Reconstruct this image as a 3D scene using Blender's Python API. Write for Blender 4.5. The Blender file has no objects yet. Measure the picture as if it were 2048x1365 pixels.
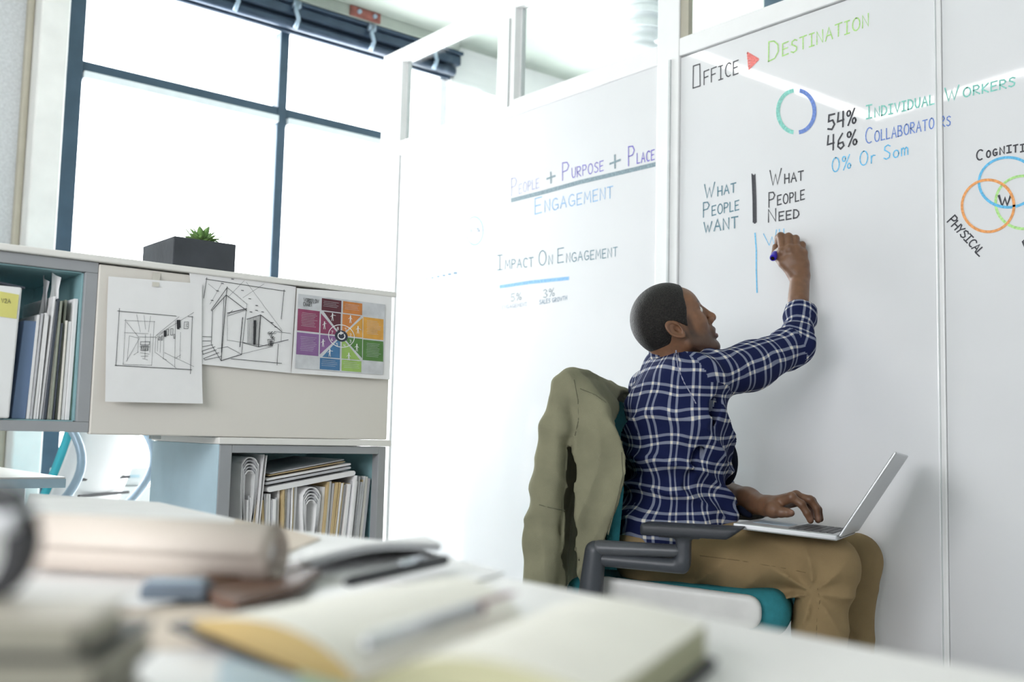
import bpy, bmesh, math, random
import numpy as np
from mathutils import Vector, Matrix
random.seed(7); rng = np.random.default_rng(7)
S = bpy.context.scene
COL = S.collection
R_ = math.radians
# ------------------------------------------------------------------ camera
F_PX = 2076.34
yaw, pit, rol = R_(50.759), R_(5.1594), R_(1.395)
cf = np.array([math.cos(yaw)*math.cos(pit), math.sin(yaw)*math.cos(pit), math.sin(pit)])
r0 = np.cross(cf, [0, 0, 1]); r0 /= np.linalg.norm(r0); u0 = np.cross(r0, cf)
cr = math.cos(rol)*r0 + math.sin(rol)*u0
cu = -math.sin(rol)*r0 + math.cos(rol)*u0
CAM = np.array([0, 0, .86])
cd = bpy.data.cameras.new('camera'); cam = bpy.data.objects.new('camera', cd); COL.objects.link(cam)
m = Matrix(((cr[0], cu[0], -cf[0], CAM[0]), (cr[1], cu[1], -cf[1], CAM[1]), (cr[2], cu[2], -cf[2], CAM[2]), (0, 0, 0, 1)))
cam.matrix_world = m
cd.sensor_width = 36; cd.lens = F_PX/2048*36; cd.clip_start = .02
cd.dof.use_dof = True; cd.dof.focus_distance = 2.6; cd.dof.aperture_fstop = 3.0
S.camera = cam
# ------------------------------------------------------------------ light
wd = bpy.data.worlds.new('World'); S.world = wd; wd.use_nodes = True
wd.node_tree.nodes['Background'].inputs[0].default_value = (.965, .97, 1, 1)
wd.node_tree.nodes['Background'].inputs[1].default_value = 6.0
def portal(loc, rot, sx, sy):      # guides the sky light through a window opening, gives no light itself
    l = bpy.data.lights.new('window_portal', 'AREA'); l.shape = 'RECTANGLE'; l.size = sx; l.size_y = sy; l.energy = 1
    l.cycles.is_portal = True
    o = bpy.data.objects.new('window_portal', l); COL.objects.link(o); o.location = loc; o.rotation_euler = rot
portal((3.8, 5.08, 1.5), (R_(-90), 0, 0), 5.1, 2.9)
portal((-2.62, .2, 1.9), (0, R_(-90), 0), 1.3, 2.6)  # opening of the unseen window added for fill
S.view_settings.view_transform = 'Standard'; S.view_settings.look = 'None'
S.view_settings.exposure = 1.07; S.view_settings.gamma = 1; S.view_settings.use_curve_mapping = False

# ------------------------------------------------------------------ projection helpers (points on real planes / at real depths)
def ray(u, v): return cf + (u-1024)/F_PX*cr + (682.5-v)/F_PX*cu
def W(u, v, d): return CAM + d*ray(u, v)
def PX(u, v, x): r = ray(u, v); return CAM + r*(x-CAM[0])/r[0]
def PY(u, v, y): r = ray(u, v); return CAM + r*(y-CAM[1])/r[1]
def PZ(u, v, z): r = ray(u, v); return CAM + r*(z-CAM[2])/r[2]
RH = np.array([r0[0], r0[1], 0]); FH = np.array([math.cos(yaw), math.sin(yaw), 0])
Z = np.array([0, 0, 1.])
BX, CY, WY = 2.52, 2.29, 4.8        # board wall x, cabinet front y, window wall y
TZ = .73                             # desk top
# ------------------------------------------------------------------ materials
def ramp(nt, fac, stops):
    n = nt.nodes.new('ShaderNodeValToRGB'); e = n.color_ramp.elements
    e[0].position, e[0].color = stops[0][0], (*stops[0][1], 1); e[1].position, e[1].color = stops[-1][0], (*stops[-1][1], 1)
    for p, c in stops[1:-1]:
        q = e.new(p); q.color = (*c, 1)
    nt.links.new(fac, n.inputs[0]); return n.outputs[0]
def mat(name, col, rough=.5, metal=0, var=.06, scale=12, bump=0, bscale=80, coat=0, sheen=0, spec=None, aniso=None):
    M = bpy.data.materials.new(name); M.use_nodes = True; nt = M.node_tree; b = nt.nodes['Principled BSDF']
    tc = nt.nodes.new('ShaderNodeTexCoord'); co = tc.outputs['Object']
    if aniso:
        mp = nt.nodes.new('ShaderNodeMapping'); mp.inputs['Scale'].default_value = aniso; nt.links.new(co, mp.inputs[0]); co = mp.outputs[0]
    n = nt.nodes.new('ShaderNodeTexNoise'); n.inputs['Scale'].default_value = scale; n.inputs['Detail'].default_value = 4
    nt.links.new(co, n.inputs['Vector'])
    c = np.array(col); lo = tuple(np.clip(c*(1-var), 0, 1)); hi = tuple(np.clip(c*(1+var), 0, 1))
    o = ramp(nt, n.outputs['Fac'], [(.3, lo), (.7, hi)]); nt.links.new(o, b.inputs['Base Color'])
    b.inputs['Roughness'].default_value = rough; b.inputs['Metallic'].default_value = metal
    if coat: b.inputs['Coat Weight'].default_value = coat; b.inputs['Coat Roughness'].default_value = .12
    if sheen: b.inputs['Sheen Weight'].default_value = sheen
    if spec is not None: b.inputs['Specular IOR Level'].default_value = spec
    if bump:
        n2 = nt.nodes.new('ShaderNodeTexNoise'); n2.inputs['Scale'].default_value = bscale; n2.inputs['Detail'].default_value = 3
        nt.links.new(co, n2.inputs['Vector'])
        bp = nt.nodes.new('ShaderNodeBump'); bp.inputs['Strength'].default_value = bump; bp.inputs['Distance'].default_value = .002
        nt.links.new(n2.outputs['Fac'], bp.inputs['Height']); nt.links.new(bp.outputs[0], b.inputs['Normal'])
    return M
M = {}
M['concrete'] = mat('concrete', (.36, .40, .355), .8, var=.22, scale=2.2, bump=.4, bscale=30)
M['wallboard'] = mat('painted_wall', (.62, .64, .66), .8, var=.10, scale=90, bump=.5, bscale=200)
M['pilaster'] = mat('pilaster_paint', (.80, .80, .78), .6, var=.05, scale=8)
M['floor'] = mat('floor', (.62, .62, .60), .35, var=.08, scale=3)
M['darkframe'] = mat('hazed_window_metal', (.055, .095, .14), .42, .2, var=.1)  # dark grey metal with the window's glare haze mixed into its colour
M['blind'] = mat('blind_metal', (.045, .07, .11), .35, .4, var=.15)
M['lightsteel'] = mat('bracket_metal', (.35, .45, .55), .35, .4)
M['ledge_white'] = mat('white_window_ledge', (.8, .86, .9), .25)  # pale even colour of the ledge under the transom
M['rust'] = mat('red_primer_steel', (.27, .09, .07), .6, var=.3, scale=30, bump=.3)
M['white'] = mat('white_enamel', (.86, .86, .86), .35, var=.02)
M['board'] = mat('whiteboard', (.74, .745, .76), .32, var=.015, scale=3, coat=.6, spec=.5)
M['board'].node_tree.nodes['Principled BSDF'].inputs['Coat Roughness'].default_value = .035
M['gasket'] = mat('gasket', (.60, .63, .63), .5)
M['beige_frame'] = mat('beige_frame', (.45, .42, .34), .5)
M['cream'] = mat('cream_laminate', (.76, .72, .66), .38, var=.015, scale=3)
M['toplam'] = mat('white_worktop', (.84, .82, .78), .35, var=.015)
M['greymetal'] = mat('grey_cabinet_metal', (.36, .37, .385), .45, .15, var=.04)
M['tealmetal'] = mat('teal_cabinet_lining', (.30, .50, .53), .4, .1, var=.05)
M['bluemetal'] = mat('pale_blue_panel', (.50, .66, .74), .4, .05, var=.04)
M['desk'] = mat('desk_white', (.84, .82, .79), .32, var=.02, scale=4)
M['kraft'] = mat('kraft_paper', (.66, .56, .46), .7, var=.05)
M['paper'] = mat('paper', (.88, .87, .87), .7, var=.02, scale=20)
M['paper_cream'] = mat('paper_cream', (.83, .80, .72), .7, var=.02, scale=20)
M['paper_grey'] = mat('paper_grey', (.56, .56, .58), .7, var=.06, scale=20)
M['paper_tan'] = mat('manila_paper', (.62, .47, .25), .7, var=.06)
M['paper_blue'] = mat('blue_tinted_paper', (.55, .68, .78), .7)
M['paper_green'] = mat('green_tinted_paper', (.42, .56, .47), .7)
M['paper_red'] = mat('dark_red_paper', (.25, .05, .06), .6)
M['blue_folder'] = mat('blue_folder', (.16, .24, .40), .5)
M['dark_folder'] = mat('charcoal_folder', (.05, .06, .08), .5)
M['green_cover'] = mat('olive_grey_cover', (.30, .32, .26), .6)
M['slate_pot'] = mat('slate_planter', (.05, .055, .065), .38, var=.25, scale=9, bump=.3, bscale=60)
M['soil'] = mat('soil', (.12, .085, .055), .9, var=.4, scale=80, bump=1)
M['succulent'] = mat('succulent_leaf', (.20, .36, .11), .4, var=.25, scale=30)
M['yellow_note'] = mat('yellow_note', (.75, .70, .22), .7)
M['black'] = mat('ink_black', (.03, .03, .035), .6)
M['tape'] = mat('masking_tape', (.66, .63, .56), .5)
M['teal_fabric'] = mat('teal_upholstery', (.03, .20, .235), .85, var=.08, scale=60, bump=.5, bscale=500, spec=.2)
M['chair_white'] = mat('white_chair_plastic', (.70, .69, .67), .4)
M['chair_dark'] = mat('dark_chair_plastic', (.045, .05, .06), .42, var=.05)
M['pad'] = mat('armrest_pad', (.022, .025, .032), .5, bump=.2, bscale=300)
M['jacket'] = mat('olive_cotton', (.245, .235, .155), .9, var=.12, scale=14, bump=.5, bscale=600, spec=.15)
M['seam'] = mat('olive_stitch', (.13, .125, .08), .9)
M['khaki'] = mat('khaki_cotton', (.275, .195, .10), .9, var=.07, scale=14, bump=.4, bscale=700, spec=.15)
M['khaki_seam'] = mat('khaki_stitch', (.17, .115, .055), .9)
M['alu'] = mat('brushed_aluminium', (.55, .56, .57), .34, .75, var=.02)
M['key'] = mat('black_key', (.04, .04, .042), .45)
M['screen'] = mat('dark_screen', (.02, .02, .025), .1)
M['shoe'] = mat('brown_leather', (.12, .06, .03), .45, bump=.3)
M['eyewhite'] = mat('eye_white', (.72, .70, .66), .15)
M['iris'] = mat('dark_iris', (.02, .012, .008), .1)
M['hair'] = mat('black_hair', (.012, .010, .009), .55, var=.9, scale=260, bump=2.5, bscale=300, spec=.35)
M['marker_white'] = mat('marker_barrel', (.8, .8, .8), .3)
M['marker_purple'] = mat('marker_cap', (.035, .02, .42), .3)
M['gold_edge'] = mat('page_edge', (.50, .36, .15), .7, var=.12, scale=6, aniso=(1, 1, 60))
M['olive_edge'] = mat('page_edge_olive', (.42, .41, .26), .7, var=.12, scale=6, aniso=(1, 1, 60))
M['burgundy'] = mat('burgundy_ribbon', (.14, .02, .04), .5)
M['leather_brown'] = mat('tan_leather', (.13, .065, .04), .5)
M['chrome'] = mat('chrome', (.75, .8, .85), .12, 1)
M['steel_blue'] = mat('blue_grey_metal', (.15, .185, .23), .35, .3)
M['teal_plastic'] = mat('bright_teal', (.05, .50, .60), .5)
M['duct'] = mat('white_duct', (.85, .88, .90), .4)
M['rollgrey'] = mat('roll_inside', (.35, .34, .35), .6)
M['water_white'] = mat('white_ceramic', (.85, .86, .86), .25)
def glass(name, tint, rough=0.0, mixf=.88):
    m_ = bpy.data.materials.new(name); m_.use_nodes = True; nt = m_.node_tree; nt.nodes.clear()
    o = nt.nodes.new('ShaderNodeOutputMaterial'); t = nt.nodes.new('ShaderNodeBsdfTransparent'); g = nt.nodes.new('ShaderNodeBsdfGlossy')
    g.inputs['Roughness'].default_value = .02; t.inputs[0].default_value = (*tint, 1)
    lw = nt.nodes.new('ShaderNodeLayerWeight'); pw = nt.nodes.new('ShaderNodeMath'); pw.operation = 'POWER'; pw.inputs[1].default_value = 4
    nt.links.new(lw.outputs['Facing'], pw.inputs[0]); fr = nt.nodes.new('ShaderNodeMath'); fr.operation = 'MULTIPLY_ADD'; fr.inputs[1].default_value = .5; fr.inputs[2].default_value = .035
    nt.links.new(pw.outputs[0], fr.inputs[0])
    mx = nt.nodes.new('ShaderNodeMixShader'); nt.links.new(fr.outputs[0], mx.inputs[0])
    nt.links.new(t.outputs[0], mx.inputs[1]); nt.links.new(g.outputs[0], mx.inputs[2]); nt.links.new(mx.outputs[0], o.inputs[0])
    return m_
M['glass'] = glass('clear_glass', (.96, .975, .97))
def emit(name, c, s):
    m_ = bpy.data.materials.new(name); m_.use_nodes = True; b = m_.node_tree.nodes['Principled BSDF']
    b.inputs['Base Color'].default_value = (*c, 1); b.inputs['Emission Color'].default_value = (*c, 1); b.inputs['Emission Strength'].default_value = s
    return m_
M['tube'] = emit('lamp_diffuser', (1, .98, .95), 14)
def ink(name, c): M[name] = mat(name, c, .6, var=.22, scale=160); return M[name]
for k, c in dict(i_black=(.05, .05, .06), i_slate=(.13, .17, .21), i_green=(.42, .70, .22), i_teal=(.25, .62, .54), i_blue=(.16, .26, .62), i_sky=(.13, .50, .80),
                 i_red=(.86, .22, .20), i_orange=(.85, .36, .12), i_lime=(.45, .76, .28), i_purple=(.16, .12, .55), i_lav=(.44, .45, .66), i_faint=(.40, .46, .54),
                 i_greyteal=(.22, .30, .34), i_palesky=(.22, .46, .76), i_dteal=(.10, .22, .28), i_mid=(.16, .26, .36)).items(): ink(k, c)
# plaid flannel
def plaid():
    m_ = bpy.data.materials.new('plaid_cotton'); m_.use_nodes = True; nt = m_.node_tree; b = nt.nodes['Principled BSDF']
    uv = nt.nodes.new('ShaderNodeUVMap'); sp = nt.nodes.new('ShaderNodeSeparateXYZ')
    nz = nt.nodes.new('ShaderNodeTexNoise'); nz.inputs['Scale'].default_value = 8; nz.inputs['Detail'].default_value = 1; tc = nt.nodes.new('ShaderNodeTexCoord')
    nt.links.new(tc.outputs['Object'], nz.inputs['Vector'])
    vm = nt.nodes.new('ShaderNodeVectorMath'); vm.operation = 'MULTIPLY_ADD'; vm.inputs[1].default_value = (.042, .042, 0)
    nt.links.new(nz.outputs['Color'], vm.inputs[0]); nt.links.new(uv.outputs[0], vm.inputs[2]); nt.links.new(vm.outputs[0], sp.inputs[0])
    def mth(op, a, bb=None, c=None):
        n = nt.nodes.new('ShaderNodeMath'); n.operation = op
        for i, x in enumerate((a, bb, c)):
            if x is None: continue
            if isinstance(x, (int, float)): n.inputs[i].default_value = x
            else: nt.links.new(x, n.inputs[i])
        return n.outputs[0]
    def stripes(x, P, lines):
        t = mth('FRACT', mth('DIVIDE', x, P)); out = None
        for c, w, s in lines:
            d = mth('ABSOLUTE', mth('SUBTRACT', t, c)); l = mth('MULTIPLY', mth('SMOOTH_MIN', mth('MAXIMUM', mth('MULTIPLY_ADD', d, -1/(w*.35), 1/.35), 0), 1, 0), s)
            out = l if out is None else mth('ADD', out, l)
        return mth('MINIMUM', out, 1)
    a = stripes(sp.outputs[0], .058, [(.30, .078, 1), (.62, .066, .9)])
    c = stripes(sp.outputs[1], .063, [(.28, .074, 1), (.62, .07, .9)])
    f = mth('MULTIPLY', mth('ADD', a, c), .5)
    o = ramp(nt, f, [(0, (.009, .014, .060)), (.42, (.17, .19, .27)), (.55, (.23, .25, .32)), (1, (.72, .68, .60))])
    nt.links.new(o, b.inputs['Base Color']); b.inputs['Roughness'].default_value = .85; b.inputs['Specular IOR Level'].default_value = .12
    n2 = nt.nodes.new('ShaderNodeTexNoise'); n2.inputs['Scale'].default_value = 700; nt.links.new(tc.outputs['Object'], n2.inputs['Vector'])
    bp = nt.nodes.new('ShaderNodeBump'); bp.inputs['Strength'].default_value = .3; bp.inputs['Distance'].default_value = .001
    nt.links.new(n2.outputs[0], bp.inputs['Height']); nt.links.new(bp.outputs[0], b.inputs['Normal'])
    return m_
M['plaid'] = plaid()
def skinmat():
    m_ = bpy.data.materials.new('skin'); m_.use_nodes = True; nt = m_.node_tree; b = nt.nodes['Principled BSDF']
    a = nt.nodes.new('ShaderNodeAttribute'); a.attribute_name = 'Col'
    n = nt.nodes.new('ShaderNodeTexNoise'); n.inputs['Scale'].default_value = 60; tc = nt.nodes.new('ShaderNodeTexCoord'); nt.links.new(tc.outputs['Object'], n.inputs[0])
    o = ramp(nt, n.outputs[0], [(.3, (.88, .88, .88)), (.7, (1.1, 1.08, 1.06))])
    mx = nt.nodes.new('ShaderNodeMix'); mx.data_type = 'RGBA'; mx.blend_type = 'MULTIPLY'; mx.inputs[0].default_value = 1
    nt.links.new(a.outputs[0], mx.inputs[6]); nt.links.new(o, mx.inputs[7]); nt.links.new(mx.outputs[2], b.inputs['Base Color'])
    b.inputs['Roughness'].default_value = .45; b.inputs['Subsurface Weight'].default_value = .08; b.inputs['Subsurface Scale'].default_value = .01
    n2 = nt.nodes.new('ShaderNodeTexNoise'); n2.inputs['Scale'].default_value = 350; nt.links.new(tc.outputs['Object'], n2.inputs[0])
    bp = nt.nodes.new('ShaderNodeBump'); bp.inputs['Strength'].default_value = .25; bp.inputs['Distance'].default_value = .001
    nt.links.new(n2.outputs[0], bp.inputs['Height']); nt.links.new(bp.outputs[0], b.inputs['Normal'])
    return m_
M['skin'] = skinmat()

# ------------------------------------------------------------------ object helpers
def link(name, me, parent=None):
    o = bpy.data.objects.new(name, me); COL.objects.link(o)
    if parent is not None:
        o.parent = parent; bpy.context.view_layer.update() if False else None
        o.matrix_parent_inverse = PINV.get(parent.name, Matrix.Identity(4))
    return o
PINV = {}
def tag(o, label=None, cat=None, group=None, kind=None):
    for k, v in (('label', label), ('category', cat), ('group', group), ('kind', kind)):
        if v: o[k] = v
    return o
def empty(name, loc, label, cat, group=None):
    o = bpy.data.objects.new(name, None); COL.objects.link(o); o.location = Vector(loc); o.empty_display_size = .05
    PINV[o.name] = Matrix.Translation(-Vector(loc))
    return tag(o, label, cat, group)
class MB:
    def __init__(s): s.v = []; s.f = []; s.m = []; s.mats = []
    def mi(s, k):
        if k not in s.mats: s.mats.append(k)
        return s.mats.index(k)
    def add(s, vs, fs, k):
        n = len(s.v); s.v += [tuple(map(float, p)) for p in vs]; i = s.mi(k)
        for f in fs: s.f.append([n+q for q in f]); s.m.append(i)
        return s
    def box(s, lo, hi, k):
        (a, b, c), (d, e, f) = lo, hi
        return s.hexa([(a, b, c), (d, b, c), (d, e, c), (a, e, c), (a, b, f), (d, b, f), (d, e, f), (a, e, f)], k)
    def hexa(s, p, k): return s.add(p, [(0, 3, 2, 1), (4, 5, 6, 7), (0, 1, 5, 4), (1, 2, 6, 5), (2, 3, 7, 6), (3, 0, 4, 7)], k)
    def obox(s, o, ex, ey, ez, k):   # origin corner + three edge vectors
        o, ex, ey, ez = map(np.array, (o, ex, ey, ez)); return s.hexa([o, o+ex, o+ex+ey, o+ey, o+ez, o+ex+ez, o+ex+ey+ez, o+ey+ez], k)
    def tube(s, pts, r, k, n=12, caps=True):
        pts = [np.array(p, float) for p in pts]; rs = r if hasattr(r, '__len__') else [r]*len(pts)
        vs = []; fs = []; ref = None
        for i, p in enumerate(pts):
            t = pts[min(i+1, len(pts)-1)]-pts[max(i-1, 0)]; t /= (np.linalg.norm(t)+1e-9)
            if ref is None: ref = np.cross(t, Z) if abs(t[2]) < .9 else np.cross(t, [1, 0, 0])
            ref = ref-t*ref.dot(t); ref /= np.linalg.norm(ref); q = np.cross(t, ref)
            for j in range(n):
                a = 2*math.pi*j/n; vs.append(p+rs[i]*(math.cos(a)*ref+math.sin(a)*q))
        for i in range(len(pts)-1):
            for j in range(n): fs.append((i*n+j, i*n+(j+1) % n, (i+1)*n+(j+1) % n, (i+1)*n+j))
        if caps: fs += [tuple(range(n))[::-1], tuple((len(pts)-1)*n+j for j in range(n))]
        return s.add(vs, fs, k)
    def ribbon(s, pts, w, n, k):
        pts = [np.array(p, float) for p in pts]; n = np.array(n, float); vs = []; fs = []
        for i, p in enumerate(pts):
            t = np.zeros(3)
            if i < len(pts)-1: d = pts[i+1]-p; t += d/(np.linalg.norm(d)+1e-9)
            if i > 0: d = p-pts[i-1]; t += d/(np.linalg.norm(d)+1e-9)
            L = np.linalg.norm(t); t = t/(L+1e-9); q = np.cross(t, n); m_ = min(1.6, 1/max(.4, L/2)) if 0 < i < len(pts)-1 else 1
            e = np.zeros(3)
            if i == 0: e = -t*w*.4
            if i == len(pts)-1: e = t*w*.4
            vs += [p+q*w/2*m_+e, p-q*w/2*m_+e]
        for i in range(len(pts)-1): fs.append((2*i, 2*i+1, 2*i+3, 2*i+2))
        return s.add(vs, fs, k)
    def build(s, name, parent=None, smooth=False, bevel=0, seg=2, subsurf=0, fix=True):
        me = bpy.data.meshes.new(name); me.from_pydata(s.v, [], s.f)
        for k in s.mats: me.materials.append(M[k])
        me.polygons.foreach_set('material_index', s.m)
        if fix:
            bm = bmesh.new(); bm.from_mesh(me); bmesh.ops.recalc_face_normals(bm, faces=bm.faces); bm.to_mesh(me); bm.free()
        if smooth: me.polygons.foreach_set('use_smooth', [True]*len(me.polygons))
        me.update(); o = link(name, me, parent)
        if bevel:
            b = o.modifiers.new('Bevel', 'BEVEL'); b.width = bevel; b.segments = seg; b.limit_method = 'ANGLE'; b.angle_limit = R_(40)
        if subsurf:
            b = o.modifiers.new('Sub', 'SUBSURF'); b.levels = b.render_levels = subsurf
        return o
def boxo(name, lo, hi, k, parent=None, bevel=.002, **kw): return MB().box(lo, hi, k).build(name, parent, bevel=bevel, **kw)
def struct(o): o['kind'] = 'structure'; return o
def inside_parent(o, label, cat, group=None): return tag(o, label, cat, group)

# ------------------------------------------------------------------ SDF modelling (surface nets)
def grid_points(lo, hi, h):
    ax = [np.arange(l, hh+h, h, dtype=np.float32) for l, hh in zip(lo, hi)]
    return ax, np.meshgrid(*ax, indexing='ij')
def nets(fn, lo, hi, h):
    ax, (X, Y, Zg) = grid_points(lo, hi, h); s = fn((X, Y, Zg)).astype(np.float32); nx, ny, nz = s.shape
    neg = s < 0; cnt = np.zeros((nx-1, ny-1, nz-1), np.int8)
    for i in (0, 1):
        for j in (0, 1):
            for k in (0, 1): cnt += neg[i:nx-1+i, j:ny-1+j, k:nz-1+k]
    act = (cnt > 0) & (cnt < 8); idx = -np.ones(act.shape, np.int64); cells = np.argwhere(act); idx[act] = np.arange(len(cells))
    P = np.zeros((len(cells), 3)); N = np.zeros(len(cells)); ci, cj, ck = cells.T
    corners = [(i, j, k) for i in (0, 1) for j in (0, 1) for k in (0, 1)]
    for a in corners:
        for d in range(3):
            if a[d]: continue
            b = list(a); b[d] = 1
            sa = s[ci+a[0], cj+a[1], ck+a[2]]; sb = s[ci+b[0], cj+b[1], ck+b[2]]; mk = (sa < 0) != (sb < 0)
            t = np.where(mk, sa/(sa-sb+1e-12*(sa == sb)), 0); q = np.tile(np.array(a, float), (len(cells), 1)); q[:, d] += t
            P[mk] += q[mk]; N[mk] += 1
    P = (cells+P/N[:, None])*h+np.array([ax[0][0], ax[1][0], ax[2][0]])
    F = []
    for d in range(3):
        sl = [slice(None)]*3; sl2 = [slice(None)]*3; sl[d] = slice(0, -1); sl2[d] = slice(1, None)
        a = neg[tuple(sl)]; b = neg[tuple(sl2)]; e = np.argwhere(a != b); o1, o2 = [(1, 2), (2, 0), (0, 1)][d]
        ok = (e[:, o1] > 0) & (e[:, o2] > 0) & (e[:, o1] < s.shape[o1]-1) & (e[:, o2] < s.shape[o2]-1); e = e[ok]
        q = []
        for (x, y) in ((-1, -1), (0, -1), (0, 0), (-1, 0)):
            c = e.copy(); c[:, o1] += x; c[:, o2] += y; q.append(idx[c[:, 0], c[:, 1], c[:, 2]])
        q = np.array(q).T; fl = a[e[:, 0], e[:, 1], e[:, 2]]; q[~fl] = q[~fl][:, ::-1]; F.append(q)
    return P, np.vstack(F)
def smin(a, b, k):
    h = np.clip(.5+.5*(b-a)/k, 0, 1); return b*(1-h)+a*h-k*h*(1-h)
def smax(a, b, k): return -smin(-a, -b, k)
def cone(P, a, b, ra, rb):      # tapered capsule
    a = np.array(a); b = np.array(b); d = b-a; L = d.dot(d)+1e-12
    px, py, pz = P[0]-a[0], P[1]-a[1], P[2]-a[2]
    t = np.clip((px*d[0]+py*d[1]+pz*d[2])/L, 0, 1)
    return np.sqrt((px-t*d[0])**2+(py-t*d[1])**2+(pz-t*d[2])**2)-(ra+(rb-ra)*t)
def chain(P, pts, rs, k=.01):
    o = None
    for i in range(len(pts)-1):
        c = cone(P, pts[i], pts[i+1], rs[i], rs[i+1]); o = c if o is None else smin(o, c, k)
    return o
def loc(P, o, fr):               # to local frame (rows of fr = axes)
    px, py, pz = P[0]-o[0], P[1]-o[1], P[2]-o[2]
    return tuple(px*f[0]+py*f[1]+pz*f[2] for f in fr)
def ell(Q, c, r):
    x, y, z = (Q[0]-c[0])/r[0], (Q[1]-c[1])/r[1], (Q[2]-c[2])/r[2]; l = np.sqrt(x*x+y*y+z*z)
    g = np.sqrt((x/r[0])**2+(y/r[1])**2+(z/r[2])**2)+1e-9; return l*(l-1)/g
def rbox(Q, c, h, r):
    q = [np.abs(Q[i]-c[i])-(h[i]-r) for i in range(3)]
    return np.sqrt(sum(np.maximum(a, 0)**2 for a in q))+np.minimum(np.maximum(np.maximum(q[0], q[1]), q[2]), 0)-r
def sdfmesh(name, fn, lo, hi, h, matk, parent=None, col=None, smooth_it=0):
    P, F = nets(fn, lo, hi, h)
    me = bpy.data.meshes.new(name); me.from_pydata(P.tolist(), [], F.tolist()); me.materials.append(M[matk])
    me.polygons.foreach_set('use_smooth', [True]*len(me.polygons)); me.update()
    o = link(name, me, parent)
    if smooth_it:
        sm = o.modifiers.new('Smooth', 'SMOOTH'); sm.factor = .5; sm.iterations = smooth_it
    return o, P, F

# ------------------------------------------------------------------ stroke lettering
def arc(cx, cy, rx, ry, a0, a1, n=10): return [(cx+rx*math.cos(R_(a0+(a1-a0)*i/n)), cy+ry*math.sin(R_(a0+(a1-a0)*i/n))) for i in range(n+1)]
G = {
 'A': [[(0, 0), (.3, 1), (.6, 0)], [(.12, .38), (.5, .36)]], 'B': [[(0, 0), (0, 1), (.35, .97), (.46, .76), (.34, .55), (0, .52), (.4, .47), (.54, .25), (.4, .02), (0, 0)]],
 'C': [arc(.35, .5, .33, .5, 48, 300)], 'D': [[(0, 0), (0.02, 1), (.3, .95), (.52, .7), (.54, .35), (.35, .05), (0, 0)]],
 'E': [[(.5, 1), (0, .97), (0, 0), (.5, .03)], [(0, .5), (.4, .53)]], 'F': [[(.5, 1), (0, .97), (0, 0)], [(0, .5), (.4, .53)]],
 'G': [arc(.35, .5, .33, .5, 50, 320), [(.36, .42), (.64, .42), (.62, .1)]], 'H': [[(0, 0), (0, 1)], [(.5, 0), (.5, 1)], [(0, .5), (.5, .5)]],
 'I': [[(.2, 0), (.2, 1)], [(0, 1), (.42, 1)], [(0, 0), (.42, 0)]], 'K': [[(0, 0), (0, 1)], [(.48, 1), (0, .45), (.5, 0)]], 'L': [[(0, 1), (0, 0), (.45, .02)]],
 'M': [[(0, 0), (.06, 1), (.33, .3), (.6, 1), (.68, 0)]], 'N': [[(0, 0), (0, 1), (.5, 0), (.5, 1)]], 'O': [arc(.33, .5, .31, .5, 90, 450, 16)],
 'P': [[(0, 0), (0, 1), (.36, .98), (.5, .76), (.36, .52), (0, .48)]], 'R': [[(0, 0), (0, 1), (.36, .98), (.48, .76), (.34, .54), (0, .5), (.52, 0)]],
 'S': [[(.5, .88), (.32, 1), (.08, .9), (.05, .68), (.28, .53), (.48, .36), (.44, .1), (.2, 0), (0, .12)]], 'T': [[(.28, 0), (.28, 1)], [(0, .98), (.58, 1)]],
 'U': [[(0, 1), (.02, .3), (.15, .03), (.36, .03), (.48, .3), (.5, 1)]], 'V': [[(0, 1), (.27, 0), (.54, 1)]], 'W': [[(0, 1), (.2, 0), (.38, .7), (.52, 0), (.78, 1)]],
 'Y': [[(0, 1), (.25, .5), (.5, 1)], [(.25, .5), (.2, 0)]],
 '0': [arc(.3, .5, .28, .5, 90, 450, 16)], '1': [[(.05, .8), (.22, 1), (.22, 0)]], '2': [[(0, .8), (.2, 1), (.45, .85), (.4, .55), (0, 0), (.5, 0)]], '3': [[(0, .9), (.25, 1), (.45, .8), (.2, .54), (.48, .3), (.3, 0), (0, .1)]],
 '4': [[(.06, 1), (0, .42), (.46, .45)], [(.42, 1), (.4, 0)]], '5': [[(.5, .98), (.08, 1), (.05, .58), (.36, .6), (.5, .3), (.3, 0), (0, .1)]], '6': [[(.36, 1), (.08, .6), (.04, .2), (.24, 0), (.46, .18), (.38, .42), (.08, .38)]],
 '7': [[(0, 1), (.5, 1), (.2, 0)]], '8': [arc(.25, .76, .2, .24, 0, 360, 10), arc(.25, .27, .25, .27, 0, 360, 10)],
 '%': [arc(.14, .78, .13, .18, 0, 360, 9), arc(.55, .2, .13, .18, 0, 360, 9), [(.58, 1), (.1, 0)]], '+': [[(0, .5), (.6, .5)], [(.3, .1), (.3, .9)]],
 'r': [[(.05, 0), (.05, .55)], [(.05, .4), (.2, .56), (.36, .52)]], 'o': [arc(.24, .27, .22, .27, 0, 360, 12)], 'm': [[(0, 0), (0, .55)], [(0, .42), (.14, .56), (.25, .45), (.25, 0)], [(.25, .42), (.4, .56), (.52, .45), (.52, 0)]],
 'h': [[(0, 0), (0, 1)], [(0, .4), (.2, .56), (.36, .42), (.36, 0)]], 'y': [[(0, .55), (.2, .1)], [(.42, .55), (.1, -.35)]], '[': [[(0, 0), (.02, 1), (.42, 1), (.44, 0), (0, 0)]],
}
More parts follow.
